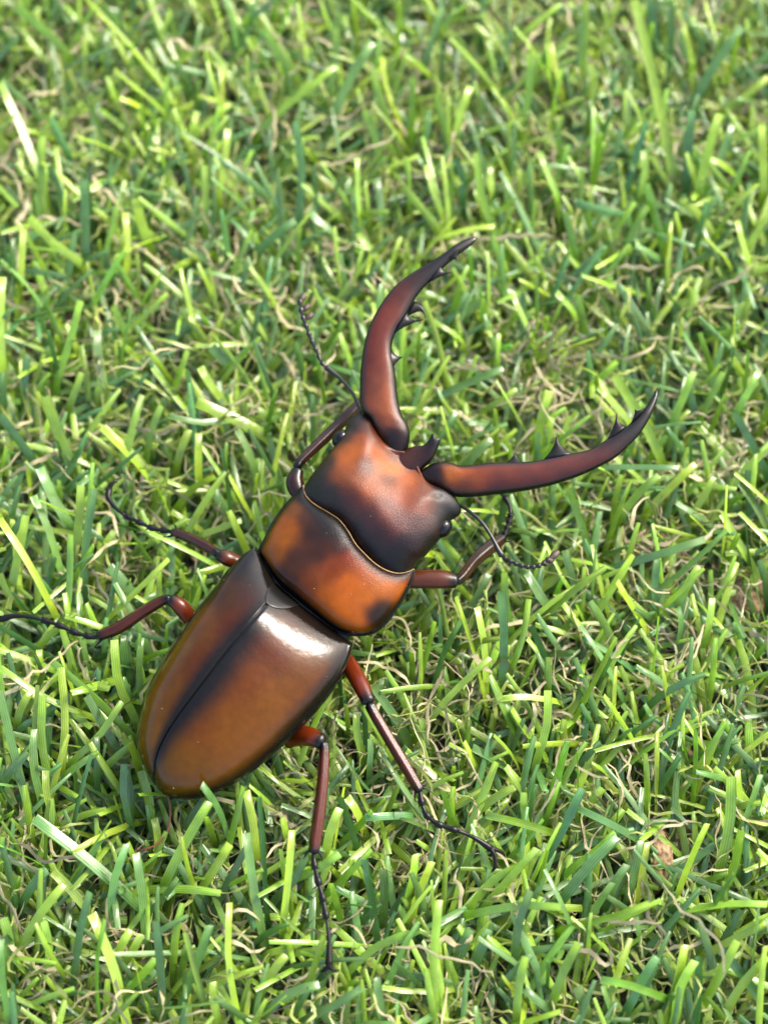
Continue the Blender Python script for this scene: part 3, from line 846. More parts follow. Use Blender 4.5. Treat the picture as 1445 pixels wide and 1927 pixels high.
def blade_colors(kind, n):
    c = np.where((kind == 0)[:, None], LIME, GREEN)
    v = rng.normal(1, 0.11, (n, 1)); hue = rng.normal(0, 0.055, n)
    c = c * np.clip(v, 0.65, 1.4)
    c[:, 0] *= 1 + hue * 1.3; c[:, 2] *= 1 - hue
    return np.clip(c, 0.004, 0.8)

# ---- blades read off the photograph: (base, tip, width) in enlarged views (x0, y0, scale)
TR = [
 (640, 1050, 3.6125, [('l', 985, 990, 780, 265, 50), ('l', 990, 900, 930, 335, 55), ('g', 1100, 910, 1095, 225, 60), ('l', 1150, 800, 1280, 280, 45), ('l', 1165, 500, 1115, 100, 50),
   ('g', 640, 860, 820, 430, 60), ('l', 555, 780, 640, 430, 55), ('l', 555, 1170, 1020, 680, 45), ('g', 430, 1170, 225, 870, 60), ('g', 1440, 390, 1265, 110, 55), ('g', 870, 380, 1010, 110, 60),
   ('l', 1425, 970, 1080, 960, 45), ('l', 1330, 1400, 1410, 900, 55), ('l', 1380, 1340, 1160, 1030, 60), ('g', 1400, 690, 1300, 460, 55), ('l', 190, 800, 200, 540, 40), ('l', 620, 1300, 550, 1090, 45),
   ('g', 1120, 1420, 900, 1290, 80), ('l', 1190, 1390, 1040, 1210, 50), ('l', 150, 1330, 110, 1060, 50), ('g', 200, 1440, 205, 1230, 40), ('l', 420, 560, 660, 300, 45), ('g', 270, 1000, 280, 820, 50), ('g', 335, 980, 330, 820, 50)]),
 (900, 1450, 2.651, [('g', 300, 500, 520, 90, 45), ('g', 470, 150, 370, 0, 30), ('g', 800, 350, 500, 190, 35), ('l', 540, 190, 620, 90, 45), ('l', 260, 330, 225, 110, 35), ('l', 370, 310, 40, 220, 40), ('g', 420, 640, 690, 330, 50),
   ('l', 460, 490, 680, 310, 45), ('g', 750, 620, 810, 350, 45), ('l', 790, 640, 840, 360, 35), ('g', 530, 850, 670, 560, 50), ('g', 650, 640, 740, 470, 45), ('l', 980, 650, 1140, 265, 45), ('l', 1200, 500, 1260, 30, 50),
   ('l', 1200, 650, 1310, 300, 55), ('l', 570, 840, 910, 650, 40), ('l', 480, 770, 850, 660, 40), ('l', 0, 710, 410, 680, 40), ('l', 30, 680, 290, 390, 40), ('g', 180, 950, 260, 600, 40), ('l', 370, 1160, 500, 860, 45),
   ('l', 190, 1240, 235, 930, 40), ('g', 100, 1080, 260, 920, 40), ('l', 1120, 930, 1440, 760, 40), ('l', 980, 1240, 1080, 950, 50), ('l', 940, 1240, 1030, 870, 45), ('g', 1410, 1150, 1210, 890, 45), ('l', 1130, 1150, 1290, 850, 45),
   ('l', 1230, 1200, 1440, 930, 45), ('g', 1090, 1240, 1100, 930, 45), ('l', 890, 1120, 610, 1040, 40), ('g', 750, 1180, 890, 930, 45), ('l', 1040, 700, 1440, 670, 50), ('l', 210, 1260, 410, 1200, 40), ('g', 350, 1190, 230, 1090, 40),
   ('g', 680, 1240, 620, 1070, 50), ('g', 540, 1220, 490, 1080, 50), ('l', 0, 200, 180, 80, 45), ('g', 1290, 320, 1400, 20, 45), ('l', 1310, 200, 1290, 0, 40)]),
 (0, 1450, 2.89, [('g', 720, 700, 190, 260, 60), ('l', 260, 520, 275, 160, 40), ('l', 100, 990, 350, 620, 45), ('l', 490, 770, 290, 550, 50), ('l', 690, 1379, 500, 780, 55), ('l', 540, 1340, 570, 810, 40), ('g', 400, 1180, 490, 660, 45),
   ('g', 600, 850, 690, 400, 45), ('g', 710, 300, 690, 0, 40), ('g', 790, 860, 740, 450, 50), ('l', 830, 300, 770, 0, 45), ('l', 900, 610, 1140, 170, 50), ('t', 1250, 380, 1100, 75, 45), ('l', 1100, 640, 1250, 400, 50),
   ('g', 1430, 900, 1340, 340, 45), ('l', 1400, 480, 1340, 110, 45), ('l', 1130, 1300, 1010, 880, 30), ('l', 1300, 1370, 1250, 720, 40), ('g', 890, 1370, 850, 820, 50), ('g', 990, 1260, 1140, 840, 55), ('l', 700, 1190, 850, 1020, 50),
   ('l', 620, 1090, 710, 870, 45), ('l', 640, 1100, 770, 890, 45), ('g', 760, 1210, 850, 1090, 45), ('g', 810, 780, 970, 590, 50), ('l', 1190, 1370, 1160, 1150, 45), ('l', 50, 1110, 20, 800, 50), ('l', 270, 1080, 240, 820, 40),
   ('g', 50, 1350, 10, 920, 45), ('g', 130, 720, 260, 540, 55), ('g', 90, 720, 10, 400, 50), ('l', 850, 480, 840, 260, 40), ('g', 160, 230, 90, 0, 50), ('l', 300, 270, 250, 0, 40)]),
 (0, 1200, 4.817, [('g', 280, 1600, 0, 480, 75), ('l', 470, 1370, 390, 520, 75), ('l', 370, 400, 360, 110, 70), ('l', 300, 1440, 350, 430, 50), ('g', 380, 1480, 310, 830, 75), ('l', 560, 1250, 555, 270, 70), ('l', 1230, 920, 480, 220, 75),
   ('l', 880, 740, 10, 270, 65), ('l', 640, 1150, 1110, 580, 60), ('g', 1150, 1160, 790, 530, 75), ('l', 700, 1440, 670, 1150, 55), ('g', 910, 580, 900, 290, 65), ('l', 1240, 760, 1040, 20, 80), ('l', 1390, 1700, 1180, 950, 80),
   ('g', 1190, 1700, 1130, 1150, 70), ('l', 460, 580, 390, 380, 70), ('g', 180, 830, 550, 580, 60), ('g', 880, 1300, 880, 900, 55), ('g', 910, 1200, 960, 960, 45), ('g', 1290, 580, 1290, 0, 60), ('l', 460, 1760, 460, 1460, 70),
   ('l', 160, 760, 280, 490, 70), ('g', 130, 640, 210, 460, 60), ('g', 1040, 590, 1090, 420, 50), ('g', 1190, 400, 1130, 0, 70)]),
 (945, 700, 2.89, [('l', 500, 1080, 360, 630, 45), ('g', 740, 1260, 1220, 860, 50), ('g', 580, 1070, 1100, 910, 45), ('l', 600, 900, 650, 560, 50), ('l', 640, 790, 850, 560, 50), ('l', 800, 750, 1050, 500, 45), ('g', 560, 520, 960, 520, 40),
   ('l', 860, 470, 610, 20, 55), ('l', 700, 290, 520, 80, 45), ('l', 920, 280, 1040, 0, 45), ('l', 1070, 270, 1200, 0, 45), ('l', 1020, 790, 1150, 570, 40), ('l', 1370, 1080, 1190, 770, 45), ('g', 1440, 570, 1260, 220, 45),
   ('l', 190, 470, 260, 110, 50), ('g', 400, 1180, 340, 970, 45), ('g', 310, 1390, 130, 1090, 50), ('l', 320, 1430, 410, 1300, 50), ('l', 790, 1420, 620, 1140, 55), ('l', 1110, 1440, 1140, 1230, 45), ('g', 960, 1440, 950, 1280, 55),
   ('l', 950, 1270, 1070, 1060, 50), ('l', 560, 1440, 600, 1330, 45), ('g', 1440, 860, 1290, 600, 50), ('l', 1270, 220, 1390, 0, 45), ('g', 830, 1290, 840, 1020, 40)]),
 (720, 550, 3.6125, [('l', 430, 600, 280, 60, 45), ('g', 360, 730, 820, 520, 60), ('l', 1020, 500, 1445, 310, 60), ('l', 1040, 1010, 1130, 670, 65), ('l', 1080, 1150, 1150, 850, 55), ('g', 540, 1050, 850, 900, 50), ('g', 560, 1180, 740, 1000, 60),
   ('g', 380, 1060, 500, 820, 50), ('g', 430, 210, 580, 0, 50), ('g', 550, 190, 680, 0, 50), ('l', 1030, 360, 870, 0, 45), ('l', 700, 800, 910, 660, 45), ('l', 150, 450, 300, 280, 40), ('l', 540, 330, 350, 200, 40), ('l', 780, 480, 790, 280, 40),
   ('l', 970, 1090, 930, 960, 45), ('l', 1300, 140, 1180, 0, 60)]),
 (945, 0, 2.89, [('l', 920, 920, 720, 0, 60), ('l', 1060, 1070, 1180, 620, 55), ('g', 1000, 1020, 1030, 600, 55), ('l', 540, 1390, 720, 1100, 50), ('l', 640, 1440, 790, 1120, 50), ('l', 880, 1380, 780, 1000, 60), ('l', 740, 1070, 770, 820, 45),
   ('g', 1040, 560, 1300, 150, 60), ('l', 1100, 500, 1220, 130, 55), ('l', 1200, 610, 1445, 420, 50), ('l', 1420, 1040, 1410, 680, 50), ('l', 470, 650, 480, 350, 45), ('l', 500, 340, 630, 0, 50), ('l', 430, 450, 450, 0, 50), ('l', 320, 500, 260, 230, 45),
   ('l', 110, 700, 150, 290, 50), ('l', 320, 880, 320, 630, 45), ('l', 300, 1090, 200, 830, 45), ('l', 400, 1400, 340, 1150, 45), ('g', 630, 1160, 400, 1100, 45), ('l', 1150, 1290, 970, 1080, 50), ('l', 1150, 1290, 1390, 1000, 40), ('g', 900, 420, 920, 0, 50),
   ('g', 830, 240, 800, 0, 60), ('l', 1230, 1440, 1100, 1300, 45), ('l', 1340, 1440, 1280, 1200, 45), ('g', 1160, 980, 1250, 680, 50)]),
 (480, 0, 2.89, [('l', 30, 710, 440, 360, 45), ('l', 390, 570, 440, 150, 60), ('l', 240, 460, 30, 150, 60), ('g', 420, 650, 640, 230, 60), ('l', 790, 850, 640, 400, 50), ('l', 780, 650, 690, 310, 45), ('l', 850, 740, 860, 420, 55), ('l', 680, 900, 600, 600, 50),
   ('l', 640, 950, 890, 850, 45), ('g', 240, 1190, 220, 660, 50), ('g', 330, 1200, 320, 900, 45), ('l', 570, 1200, 555, 860, 35), ('g', 690, 1230, 660, 970, 50), ('l', 990, 1250, 810, 1020, 45), ('l', 1020, 1190, 930, 900, 40), ('l', 1050, 740, 985, 510, 50),
   ('l', 1090, 760, 1170, 470, 50), ('l', 1350, 1370, 1200, 830, 45), ('l', 1290, 1070, 1280, 890, 45), ('g', 1130, 1090, 1090, 860, 50), ('l', 1010, 1290, 1300, 1230, 45), ('g', 930, 350, 1020, 40, 45), ('l', 770, 240, 780, 0, 55), ('g', 920, 800, 940, 600, 50),
   ('l', 240, 1440, 250, 1250, 45), ('g', 430, 1270, 290, 1150, 45), ('g', 0, 1400, 220, 1200, 55), ('l', 660, 1400, 560, 1270, 45), ('l', 1390, 620, 1290, 470, 45)]),
 (0, 0, 2.89, [('l', 230, 1000, 0, 450, 50), ('l', 360, 290, 90, 40, 60), ('l', 960, 580, 470, 0, 50), ('l', 880, 600, 620, 380, 45), ('l', 450, 1440, 160, 1180, 50), ('l', 600, 880, 480, 520, 45), ('l', 240, 1200, 230, 740, 50), ('g', 470, 1400, 460, 970, 55),
   ('g', 370, 1170, 270, 900, 50), ('g', 1310, 270, 1400, 0, 50), ('l', 1120, 1240, 1120, 900, 40), ('l', 1190, 1080, 1240, 700, 45), ('l', 800, 1300, 740, 1080, 60), ('g', 580, 380, 570, 160, 50), ('g', 370, 830, 280, 640, 45), ('g', 970, 480, 830, 220, 45)]),
 (0, 400, 2.89, [('g', 240, 530, 0, 260, 45), ('l', 310, 930, 440, 480, 45), ('l', 340, 740, 260, 510, 40), ('g', 570, 1000, 530, 640, 55), ('g', 130, 980, 150, 790, 55), ('l', 150, 1010, 240, 770, 45), ('l', 380, 1060, 450, 870, 45), ('l', 410, 1410, 250, 1000, 65),
   ('g', 240, 1440, 0, 1100, 60), ('l', 790, 1420, 550, 1170, 50), ('l', 800, 1320, 880, 1050, 55), ('g', 900, 740, 1070, 570, 50), ('l', 1440, 1210, 1070, 1030, 65), ('g', 1270, 1130, 920, 1110, 45), ('l', 1210, 1020, 1090, 840, 50), ('g', 1400, 1440, 1290, 1180, 55),
   ('l', 950, 950, 1020, 750, 55), ('l', 700, 680, 620, 510, 45), ('l', 790, 470, 880, 340, 45), ('l', 690, 330, 680, 0, 50), ('l', 100, 530, 130, 90, 50), ('l', 1080, 1440, 1080, 1200, 50), ('l', 960, 1390, 1030, 1180, 45), ('l', 20, 900, 15, 350, 50), ('g', 1300, 860, 1150, 730, 60)]),
 (480, 1500, 2.89, [('l', 220, 1180, 380, 760, 50), ('g', 670, 780, 600, 340, 50), ('g', 700, 650, 700, 390, 50), ('l', 830, 540, 870, 310, 55), ('l', 850, 640, 960, 350, 50), ('l', 980, 1200, 1000, 560, 45), ('l', 150, 700, 200, 180, 40), ('l', 190, 460, 460, 310, 45),
   ('g', 110, 560, 280, 320, 45), ('g', 70, 620, 30, 0, 45), ('g', 560, 290, 460, 0, 50), ('l', 590, 180, 500, 0, 50), ('l', 70, 850, 300, 760, 45), ('l', 490, 970, 840, 740, 40), ('g', 260, 1220, 580, 1040, 50), ('g', 50, 1180, 350, 1020, 50), ('l', 30, 1070, 170, 860, 45),
   ('g', 570, 1230, 600, 1040, 50), ('g', 700, 1230, 660, 980, 45), ('g', 970, 180, 790, 110, 45), ('g', 800, 100, 600, 110, 40), ('l', 1160, 620, 1440, 370, 45), ('g', 1090, 900, 1170, 720, 55), ('g', 1200, 900, 1270, 720, 50), ('l', 380, 350, 460, 60, 50)]),
 (0, 880, 3.01, [('l', 380, 890, 400, 380, 45), ('g', 480, 700, 540, 120, 50), ('l', 550, 600, 650, 360, 45), ('l', 690, 230, 760, 40, 40), ('l', 430, 480, 460, 100, 50), ('g', 400, 330, 230, 0, 70), ('g', 350, 600, 190, 160, 50), ('l', 320, 840, 0, 290, 50), ('l', 70, 680, 150, 270, 50),
   ('l', 140, 800, 0, 600, 45), ('l', 580, 900, 960, 520, 45), ('g', 790, 780, 620, 560, 60), ('g', 1330, 300, 1200, 110, 50), ('l', 1010, 220, 1220, 50, 45), ('l', 1130, 350, 970, 250, 40), ('l', 1130, 390, 1370, 300, 40), ('g', 720, 1140, 700, 950, 50)]),
]
traced = []
for ox, oy, sc, lst in TR:
    for kd, x0, y0, x1, y1, w in lst:
        traced.append((kd, ox + x0 / sc, oy + y0 / sc, ox + x1 / sc, oy + y1 / sc, w / sc))
# more than 300: keep the ones that show largest
traced.sort(key=lambda t: -(math.hypot(t[3] - t[1], t[4] - t[2]) + (1e4 if t[0] == 't' else 0)))
traced = traced[:300]
nT = len(traced)
K = 9
Ct = np.zeros((nT, K, 3)); Wt = np.zeros((nT, K)); side_t = np.zeros((nT, 3)); kind_t = np.zeros(nT, int)
for i, (kd, x0, y0, x1, y1, w) in enumerate(traced):
    kind_t[i] = 0 if kd == 'l' else 1
    L = math.hypot(x1 - x0, y1 - y0) / 14.0
    up = (y0 - y1) / (L * 14.0)
    z0 = rng.uniform(5.2, 7.0) if up > 0.3 else rng.uniform(7.5, 8.8)
    z1 = z0 + max(1.2, min(7.5, L * (0.36 + 0.22 * up))) + rng.uniform(-0.4, 0.6)
    if y0 < 900: z0 += 0.8; z1 += 0.8
    z1 = min(z1, 13.4)
    if kd == 't': z0, z1 = 5.0, 16.2
    b = at_z([x0], [y0], z0 * MM)[0]; t = at_z([x1], [y1], z1 * MM)[0]
    d = t - b; dn = d / np.linalg.norm(d)
    hd = np.array([d[0], d[1], 0]); hd /= np.linalg.norm(hd) + 1e-9
    r0 = b - dn * 1.2 * MM - hd * 0.6 * MM; r0[2] = max(0.0003, min(r0[2], 0.002)) if up > 0.3 else r0[2] - 0.0015
    root0 = np.array([r0[0] - hd[0] * 0.5 * MM, r0[1] - hd[1] * 0.5 * MM, 0.0])
    sag = rng.normal(0, 0.035) * np.linalg.norm(d)
    sd = np.cross(dn, [0, 0, 1.0]); sd /= np.linalg.norm(sd) + 1e-9
    mid = (b + t) / 2 + sd * sag + np.array([0, 0, abs(rng.normal(0, 0.04)) * np.linalg.norm(d)])
    Ct[i] = smooth([root0, r0, b, mid, t], K * 4)[np.linspace(0, K * 4 - 1, K).astype(int)]
    ang = rng.uniform(-0.9, 0.9)
    nrm_ = np.cross(sd, dn)
    side_t[i] = sd * math.cos(ang) + nrm_ * math.sin(ang)
    width = w / 14.0 * MM * 0.93
    Wt[i] = width * np.concatenate([[0.75, 0.85, 0.95], np.ones(K - 4), [0.97]])
ct = blade_colors(kind_t, nT)
for i in range(nT):
    V, Q, ac, al = ribbons(Ct[i:i + 1], Wt[i:i + 1], np.array([0.00012]), side_t[i:i + 1], fold=rng.uniform(-0.6, 1.4), sides=6)
    shade_c = ct[i] * np.ones((len(V), 1))
    o = fast_mesh('grass_blade', V - Ct[i, 0], Q, M_BLADE, ground, shade_c, ac)
    o.location = Ct[i, 0]

# ---- the rest of the pile: tufts of blades that nobody could count
def pile(x0, x1, y0, y1, pitch, per, skip=None):
    xs = np.arange(x0, x1, pitch); ys = np.arange(y0, y1, pitch)
    X, Y = np.meshgrid(xs, ys)
    X = X.ravel() + rng.normal(0, pitch * 0.33, X.size); Y = Y.ravel() + rng.normal(0, pitch * 0.33, X.size)
    if skip is not None:
        m = ~((X > skip[0]) & (X < skip[1]) & (Y > skip[2]) & (Y < skip[3])); X = X[m]; Y = Y[m]
    X = np.repeat(X, per) + rng.normal(0, 0.0005, X.size * per); Y = np.repeat(Y, per) + rng.normal(0, 0.0005, Y.size * per)
    return X, Y
def centre_lines(X, Y, az, lean, length, bend, twist_az, k):
    t = np.linspace(0, 1, k)
    ln = lean[:, None] + bend[:, None] * t[None, :]          # angle from vertical along the blade
    ln = np.clip(ln, 0.02, 1.62)
    a = az[:, None] + twist_az[:, None] * t[None, :]
    st = length[:, None] / (k - 1)
    dx = np.sin(ln) * np.cos(a) * st; dy = np.sin(ln) * np.sin(a) * st; dz = np.cos(ln) * st
    C = np.zeros((len(X), k, 3))
    C[:, :, 0] = X[:, None]; C[:, :, 1] = Y[:, None]
    C[:, 1:, 0] += np.cumsum(dx[:, :-1], 1); C[:, 1:, 1] += np.cumsum(dy[:, :-1], 1); C[:, 1:, 2] = np.cumsum(dz[:, :-1], 1) * 0.68
    return C
VIEW = (-0.066, 0.066, -0.078, 0.094)
def grass_layer(X, Y, k, sides, mean_len, sd_len, wmean, check=True, lime=0.6):
    n = len(X)
    az = np.where(rng.random(n) < 0.68, rng.normal(math.pi / 2, 0.75, n), rng.uniform(0, 2 * math.pi, n))
    lean = np.abs(rng.normal(0.72, 0.34, n)); bend = rng.normal(0.5, 0.35, n); tw = rng.normal(0, 0.25, n)
    length = np.clip(rng.normal(mean_len, sd_len, n), 0.004, 0.024)
    C = centre_lines(X, Y, az, lean, length, bend, tw, k)
    if check:
        for it in range(3):
            oc, th = hits(C)
            bad = oc | th
            if not bad.any(): break
            length = np.where(bad, length * 0.68, length); lean = np.where(bad, np.minimum(lean * 1.25 + 0.1, 1.35), lean)
            C = centre_lines(X, Y, az, lean, length, bend, tw, k)
        oc, th = hits(C)
        keep = ~oc & ~(th & (length > 0.006))
    else:
        keep = np.ones(n, bool)
    C = C[keep]; n = len(C); az = az[keep]
    phi = az + math.pi / 2 + rng.normal(0, 0.6, n)
    side = np.stack([np.cos(phi), np.sin(phi), rng.normal(0, 0.25, n)], 1)
    Wd = np.clip(rng.normal(wmean, 0.00016, n), 0.0006, 0.0018)[:, None] * np.interp(np.linspace(0, 1, k), [0, 0.3, 0.8, 1], [0.7, 1, 0.95, 0.72])[None, :]
    kind = (rng.random(n) > lime).astype(int)
    c = blade_colors(kind, n)
    bx_, by_ = C[:, 0, 0], C[:, 0, 1]
    c *= (1 + 0.10 * np.sin(bx_ * 95 + 1.0) * np.sin(by_ * 80 + 0.4) + 0.08 * np.sin(bx_ * 210 + by_ * 160))[:, None]
    V, Q, ac, al = ribbons(C, Wd, np.full(n, 0.00012), side, fold=0.7, sides=sides)
    m = 8 if sides == 6 else 6
    return V, Q, ac, np.repeat(c, k * m, 0)
def join(parts):
    Vs, Qs, As, Cs = [], [], [], []
    off = 0
    for V, Q, a, c in parts:
        Vs.append(V); Qs.append(Q + off); As.append(a); Cs.append(c); off += len(V)
    return np.vstack(Vs), np.vstack(Qs), np.concatenate(As), np.vstack(Cs)
parts = []
X, Y = pile(*VIEW, 0.0038, 5)
for cx_, cy_, cr_ in ((1240, 1630, 0.0026), (1235, 1050, 0.0036), (1400, 1135, 0.003)):    # thin spots where the soil shows
    c0 = at_z([cx_], [cy_], 0.002)[0]
    m = np.hypot(X - c0[0], Y - c0[1] + 0.0015) > cr_
    X = X[m]; Y = Y[m]
parts.append(grass_layer(X, Y, 7, 6, 0.0155, 0.0038, 0.00080))
OUT = (-0.17, 0.17, -0.15, 0.23)
X, Y = pile(*OUT, 0.0046, 3, skip=VIEW)
parts.append(grass_layer(X, Y, 5, 4, 0.0118, 0.003, 0.00100, check=True))
V, Q, ac, c = join(parts)
grass = fast_mesh('grass', V, Q, M_BLADE, None, c, ac)
tag(grass, 'short turf grass of mixed lime and deep green blades', 'grass', kind='stuff')

# ---- curly dry thatch between the blades
def fibres(X, Y, k, lenm, zlo, zhi, wmean, check=True, tan_share=0.6):
    n = len(X)
    a = np.zeros((n, k)); a[:, 0] = rng.uniform(0, 2 * math.pi, n)
    a[:, 1:] = rng.normal(0, 0.36, (n, k - 1)) + rng.normal(0, 0.16, (n, 1))
    a = np.cumsum(a, 1)
    step = (np.clip(rng.normal(lenm, lenm * 0.35, n), 0.003, 0.022) / (k - 1))[:, None]
    z = rng.uniform(zlo, zhi, (n, 1)) + np.cumsum(rng.normal(0, 0.00055, (n, k)), 1)
    arch = 0.0012 * np.sin(np.linspace(0, math.pi, k))[None, :] * rng.random((n, 1))
    z = np.clip(z + arch, 0.0006, 0.0125)
    C = np.stack([X[:, None] + np.cumsum(np.cos(a) * step, 1), Y[:, None] + np.cumsum(np.sin(a) * step, 1), z], 2)
    if check:
        for it in range(2):
            oc, th = hits(C); bad = oc | th
            C[:, :, 2] = np.where(bad[:, None], np.maximum(C[:, :, 2] * 0.55, 0.0005), C[:, :, 2])
        oc, th = hits(C); keep = ~oc & ~th
        C = C[keep]; n = len(C)
    # each fibre twists along its length
    ph = rng.uniform(0, 6.28, (n, 1)) + np.cumsum(rng.normal(0, 0.22, (n, k)), 1)
    side = np.stack([np.cos(ph), np.sin(ph), rng.normal(0, 0.5, (n, 1)) + rng.normal(0, 0.12, (n, k))], 2)
    Wd = np.clip(rng.normal(wmean, wmean * 0.3, n), 0.0002, 0.0011)[:, None] * np.clip(1 + 0.12 * rng.normal(0, 1, (n, k)), 0.6, 1.4) * np.interp(np.linspace(0, 1, k), [0, 0.25, 0.8, 1], [0.5, 1, 1, 0.4])[None, :]
    c = np.where((rng.random(n) < tan_share)[:, None], TAN, OLIVE) * np.clip(rng.normal(1, 0.16, (n, 1)), 0.6, 1.4)
    V, Q, ac, al = ribbons(C, Wd, np.full(n, 0.00007), side, fold=0.4, sides=4)
    return V, Q, ac, np.repeat(c, k * 6, 0)
parts = []
nf = 5600
X = rng.uniform(VIEW[0], VIEW[1], nf); Y = rng.uniform(VIEW[2], VIEW[3], nf)
parts.append(fibres(X, Y, 12, 0.0085, 0.0012, 0.0062, 0.00030, tan_share=0.38))
nf = 260
X = rng.uniform(VIEW[0], VIEW[1], nf); Y = rng.uniform(VIEW[2], VIEW[3], nf)
parts.append(fibres(X, Y, 14, 0.011, 0.006, 0.0084, 0.00042, tan_share=0.8))
# matted clumps of dry thatch
cl = [(100, 1850), (160, 1900), (700, 1330), (760, 1400), (1000, 770), (1040, 800), (1150, 1250), (1100, 1330), (60, 170), (350, 270), (1180, 1000), (1300, 1090), (230, 560), (840, 1560), (1180, 1750),
      (620, 1900), (880, 1290), (420, 520), (1080, 660), (30, 960), (230, 1010), (1390, 560), (560, 1560), (950, 1880)]
cx = np.array([c_[0] for c_ in cl], float); cy = np.array([c_[1] for c_ in cl], float)
cp = at_z(cx, cy, 0.005)
idx = rng.integers(0, len(cl), 300)
parts.append(fibres(cp[idx, 0] + rng.normal(0, 0.0036, 300), cp[idx, 1] + rng.normal(0, 0.0036, 300), 12, 0.0095, 0.004, 0.0078, 0.00034, tan_share=0.75))
nf = 5000
X = rng.uniform(OUT[0], OUT[1], nf); Y = rng.uniform(OUT[2], OUT[3], nf)
m = ~((X > VIEW[0]) & (X < VIEW[1]) & (Y > VIEW[2]) & (Y < VIEW[3]))
parts.append(fibres(X[m], Y[m], 8, 0.009, 0.002, 0.0065, 0.0004, tan_share=0.35))
V, Q, ac, c = join(parts)
thatch = fast_mesh('thatch', V, Q, M_FIBRE, None, c, ac)
tag(thatch, 'curly straw coloured thatch fibres tangled between the grass blades', 'thatch', kind='stuff')

# ---- crumbs of infill lying on the backing
ng = 4200
X = rng.uniform(VIEW[0] * 1.2, VIEW[1] * 1.2, ng); Y = rng.uniform(VIEW[2] * 1.1, VIEW[3] * 1.1, ng)
octv = np.array([(1, 0, 0), (-1, 0, 0), (0, 1, 0), (0, -1, 0), (0, 0, 1), (0, 0, -1)], float)
octf = np.array([(0, 2, 4), (2, 1, 4), (1, 3, 4), (3, 0, 4), (2, 0, 5), (1, 2, 5), (3, 1, 5), (0, 3, 5)])
r = rng.uniform(0.00025, 0.0008, ng)
V = octv[None] * r[:, None, None] * rng.uniform(0.6, 1.3, (ng, 6, 1)) + rng.normal(0, 0.00012, (ng, 6, 3))
V += np.stack([X, Y, rng.uniform(0.0002, 0.0016, ng)], 1)[:, None, :]
Q = (octf[None] + (np.arange(ng) * 6)[:, None, None]).reshape(-1, 3)
gc = np.where((rng.random(ng) < 0.62)[:, None], np.array([0.012, 0.013, 0.013]), np.array([0.30, 0.20, 0.10])) * rng.uniform(0.6, 1.4, (ng, 1))
infill = fast_mesh('infill_crumbs', V.reshape(-1, 3), Q, M_GRAN, None, np.repeat(gc, 6, 0), None, shade=False)
tag(infill, 'black rubber crumbs and tan sand grains scattered under the grass', 'crumbs', kind='stuff')

# ---- lumps of sandy soil showing between the blades
def clod(px, py, z, sx, sy, sz, label, seed):
    rr = np.random.default_rng(seed)
    bm = bmesh.new()
    bmesh.ops.create_icosphere(bm, subdivisions=3, radius=1.0)
    ph = rr.uniform(0, 6.28, 12)
    for v in bm.verts:
        c = v.co.copy()
        f = 1 + 0.16 * math.sin(3.1 * c.x + ph[0]) * math.sin(2.7 * c.y + ph[1]) + 0.12 * math.sin(6 * c.z + ph[2] + 4 * c.x) + 0.07 * math.sin(11 * c.y + ph[3]) + rr.normal(0, 0.025)
        v.co = Vector((c.x * f * sx * MM, c.y * f * sy * MM, c.z * f * sz * MM))
    me = bpy.data.meshes.new('soil_clod'); bm.to_mesh(me); bm.free()
    me.polygons.foreach_set('use_smooth', np.ones(len(me.polygons), bool))
    me.materials.append(M_CLOD)
    o = bpy.data.objects.new('soil_clod', me); COL.objects.link(o)
    o.location = at_z([px], [py], z * MM)[0]
    tag(o, label, 'soil')
clod(1240, 1622, 2.6, 2.0, 3.8, 3.2, 'sandy brown soil lump in a gap between the upright grass blades', 3)
clod(1235, 1040, 2.4, 4.4, 2.6, 2.2, 'wide sandy soil lump behind the long crossing dark green blades', 4)
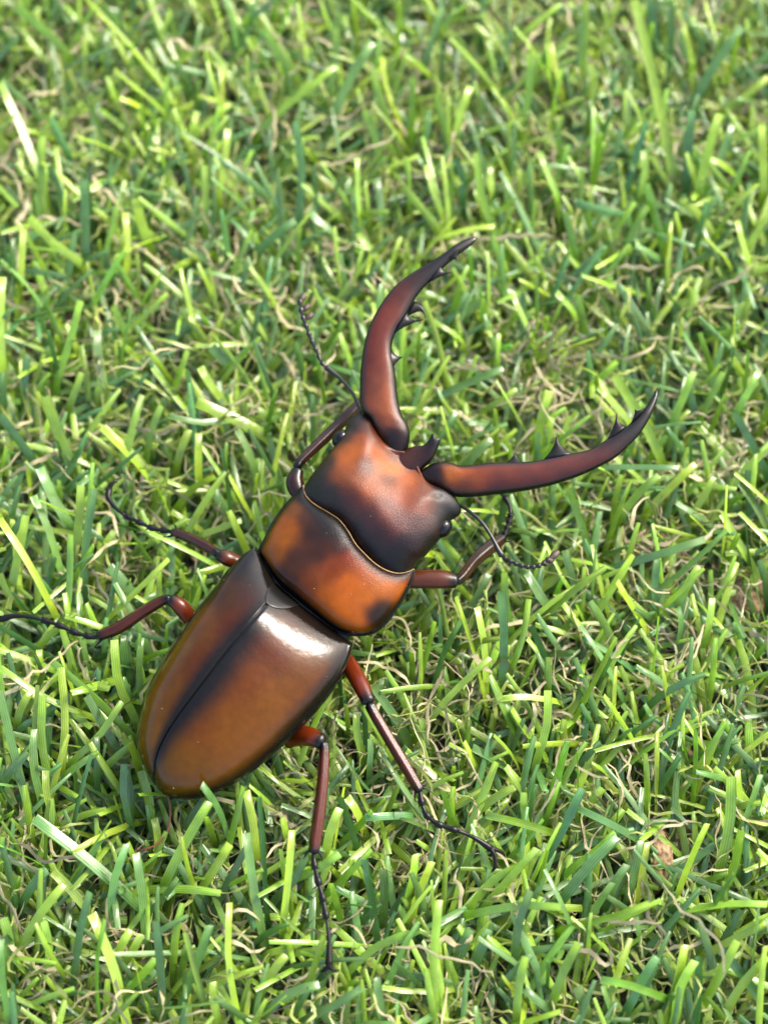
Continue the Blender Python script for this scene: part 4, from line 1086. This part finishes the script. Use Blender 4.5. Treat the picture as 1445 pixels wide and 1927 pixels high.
clod(1400, 1125, 2.2, 3.0, 3.2, 2.2, 'grey brown soil lump below the tip of the right jaw', 6)

# ---- a red-brown root thread lying by the tip of the abdomen
P = px3([(309, 1489, 9.4), (318, 1503, 9.2), (321, 1530, 8.8), (317, 1560, 8.4), (305, 1580, 8.2), (288, 1593, 8), (268, 1599, 7.6), (250, 1600, 7)])
V, F, tt = tube(P, [0.10, 0.13, 0.13, 0.14, 0.13, 0.13, 0.11, 0.05], n=50, sides=6)
M_ROOT = chitin('root_thread', rough=0.6, grain=0.0, color=(0.17, 0.06, 0.022))
root_o = mesh_obj('root_thread', V, F, M_ROOT)
tag(root_o, 'thin reddish brown curved root thread below the tip of the wing covers', 'thread')

# ---- pale dust flakes on the shell
flV, flF = [], []
def flakes(gridt, count, smin, smax, seed):
    rr = np.random.default_rng(seed)
    PXg, PYg, h = gridt
    n, m = PXg.shape
    for _ in range(count):
        i = rr.integers(8, n - 8); j = rr.integers(int(m * 0.3), m - 6)
        p = on_body([PXg[i, j]], [PYg[i, j]], [h[i, j] + 0.02])[0]
        a = rr.uniform(0, 6.28); l = rr.uniform(smin, smax) * MM; w = l * rr.uniform(0.25, 0.6); hh = 0.05 * MM
        ax = math.cos(a) * EX + math.sin(a) * EY; ay = np.cross(NRM, ax)
        k = len(flV)
        for dz in (-hh, hh):
            for sx, sy in ((-1, -1), (1, -1), (1, 1), (-1, 1)):
                flV.append(p + ax * sx * l / 2 + ay * sy * w / 2 + NRM * dz)
        for f in ((0, 3, 2, 1), (4, 5, 6, 7), (0, 1, 5, 4), (1, 2, 6, 5), (2, 3, 7, 6), (3, 0, 4, 7)):
            flF.append(tuple(k + q for q in f))
flakes(pron_grid, 8, 0.04, 0.12, 1)
flakes(head_grid, 7, 0.03, 0.08, 2)
for gk in ely_grid.values():
    flakes(gk, 4, 0.05, 0.15, 7)
dust = mesh_obj('dust', flV, flF, M_DUST, smooth_shade=False)
tag(dust, 'pale dust flakes stuck on the shell of the beetle', 'dust', kind='stuff')
for o in bpy.data.objects:
    if '_w' in o: del o['_w']
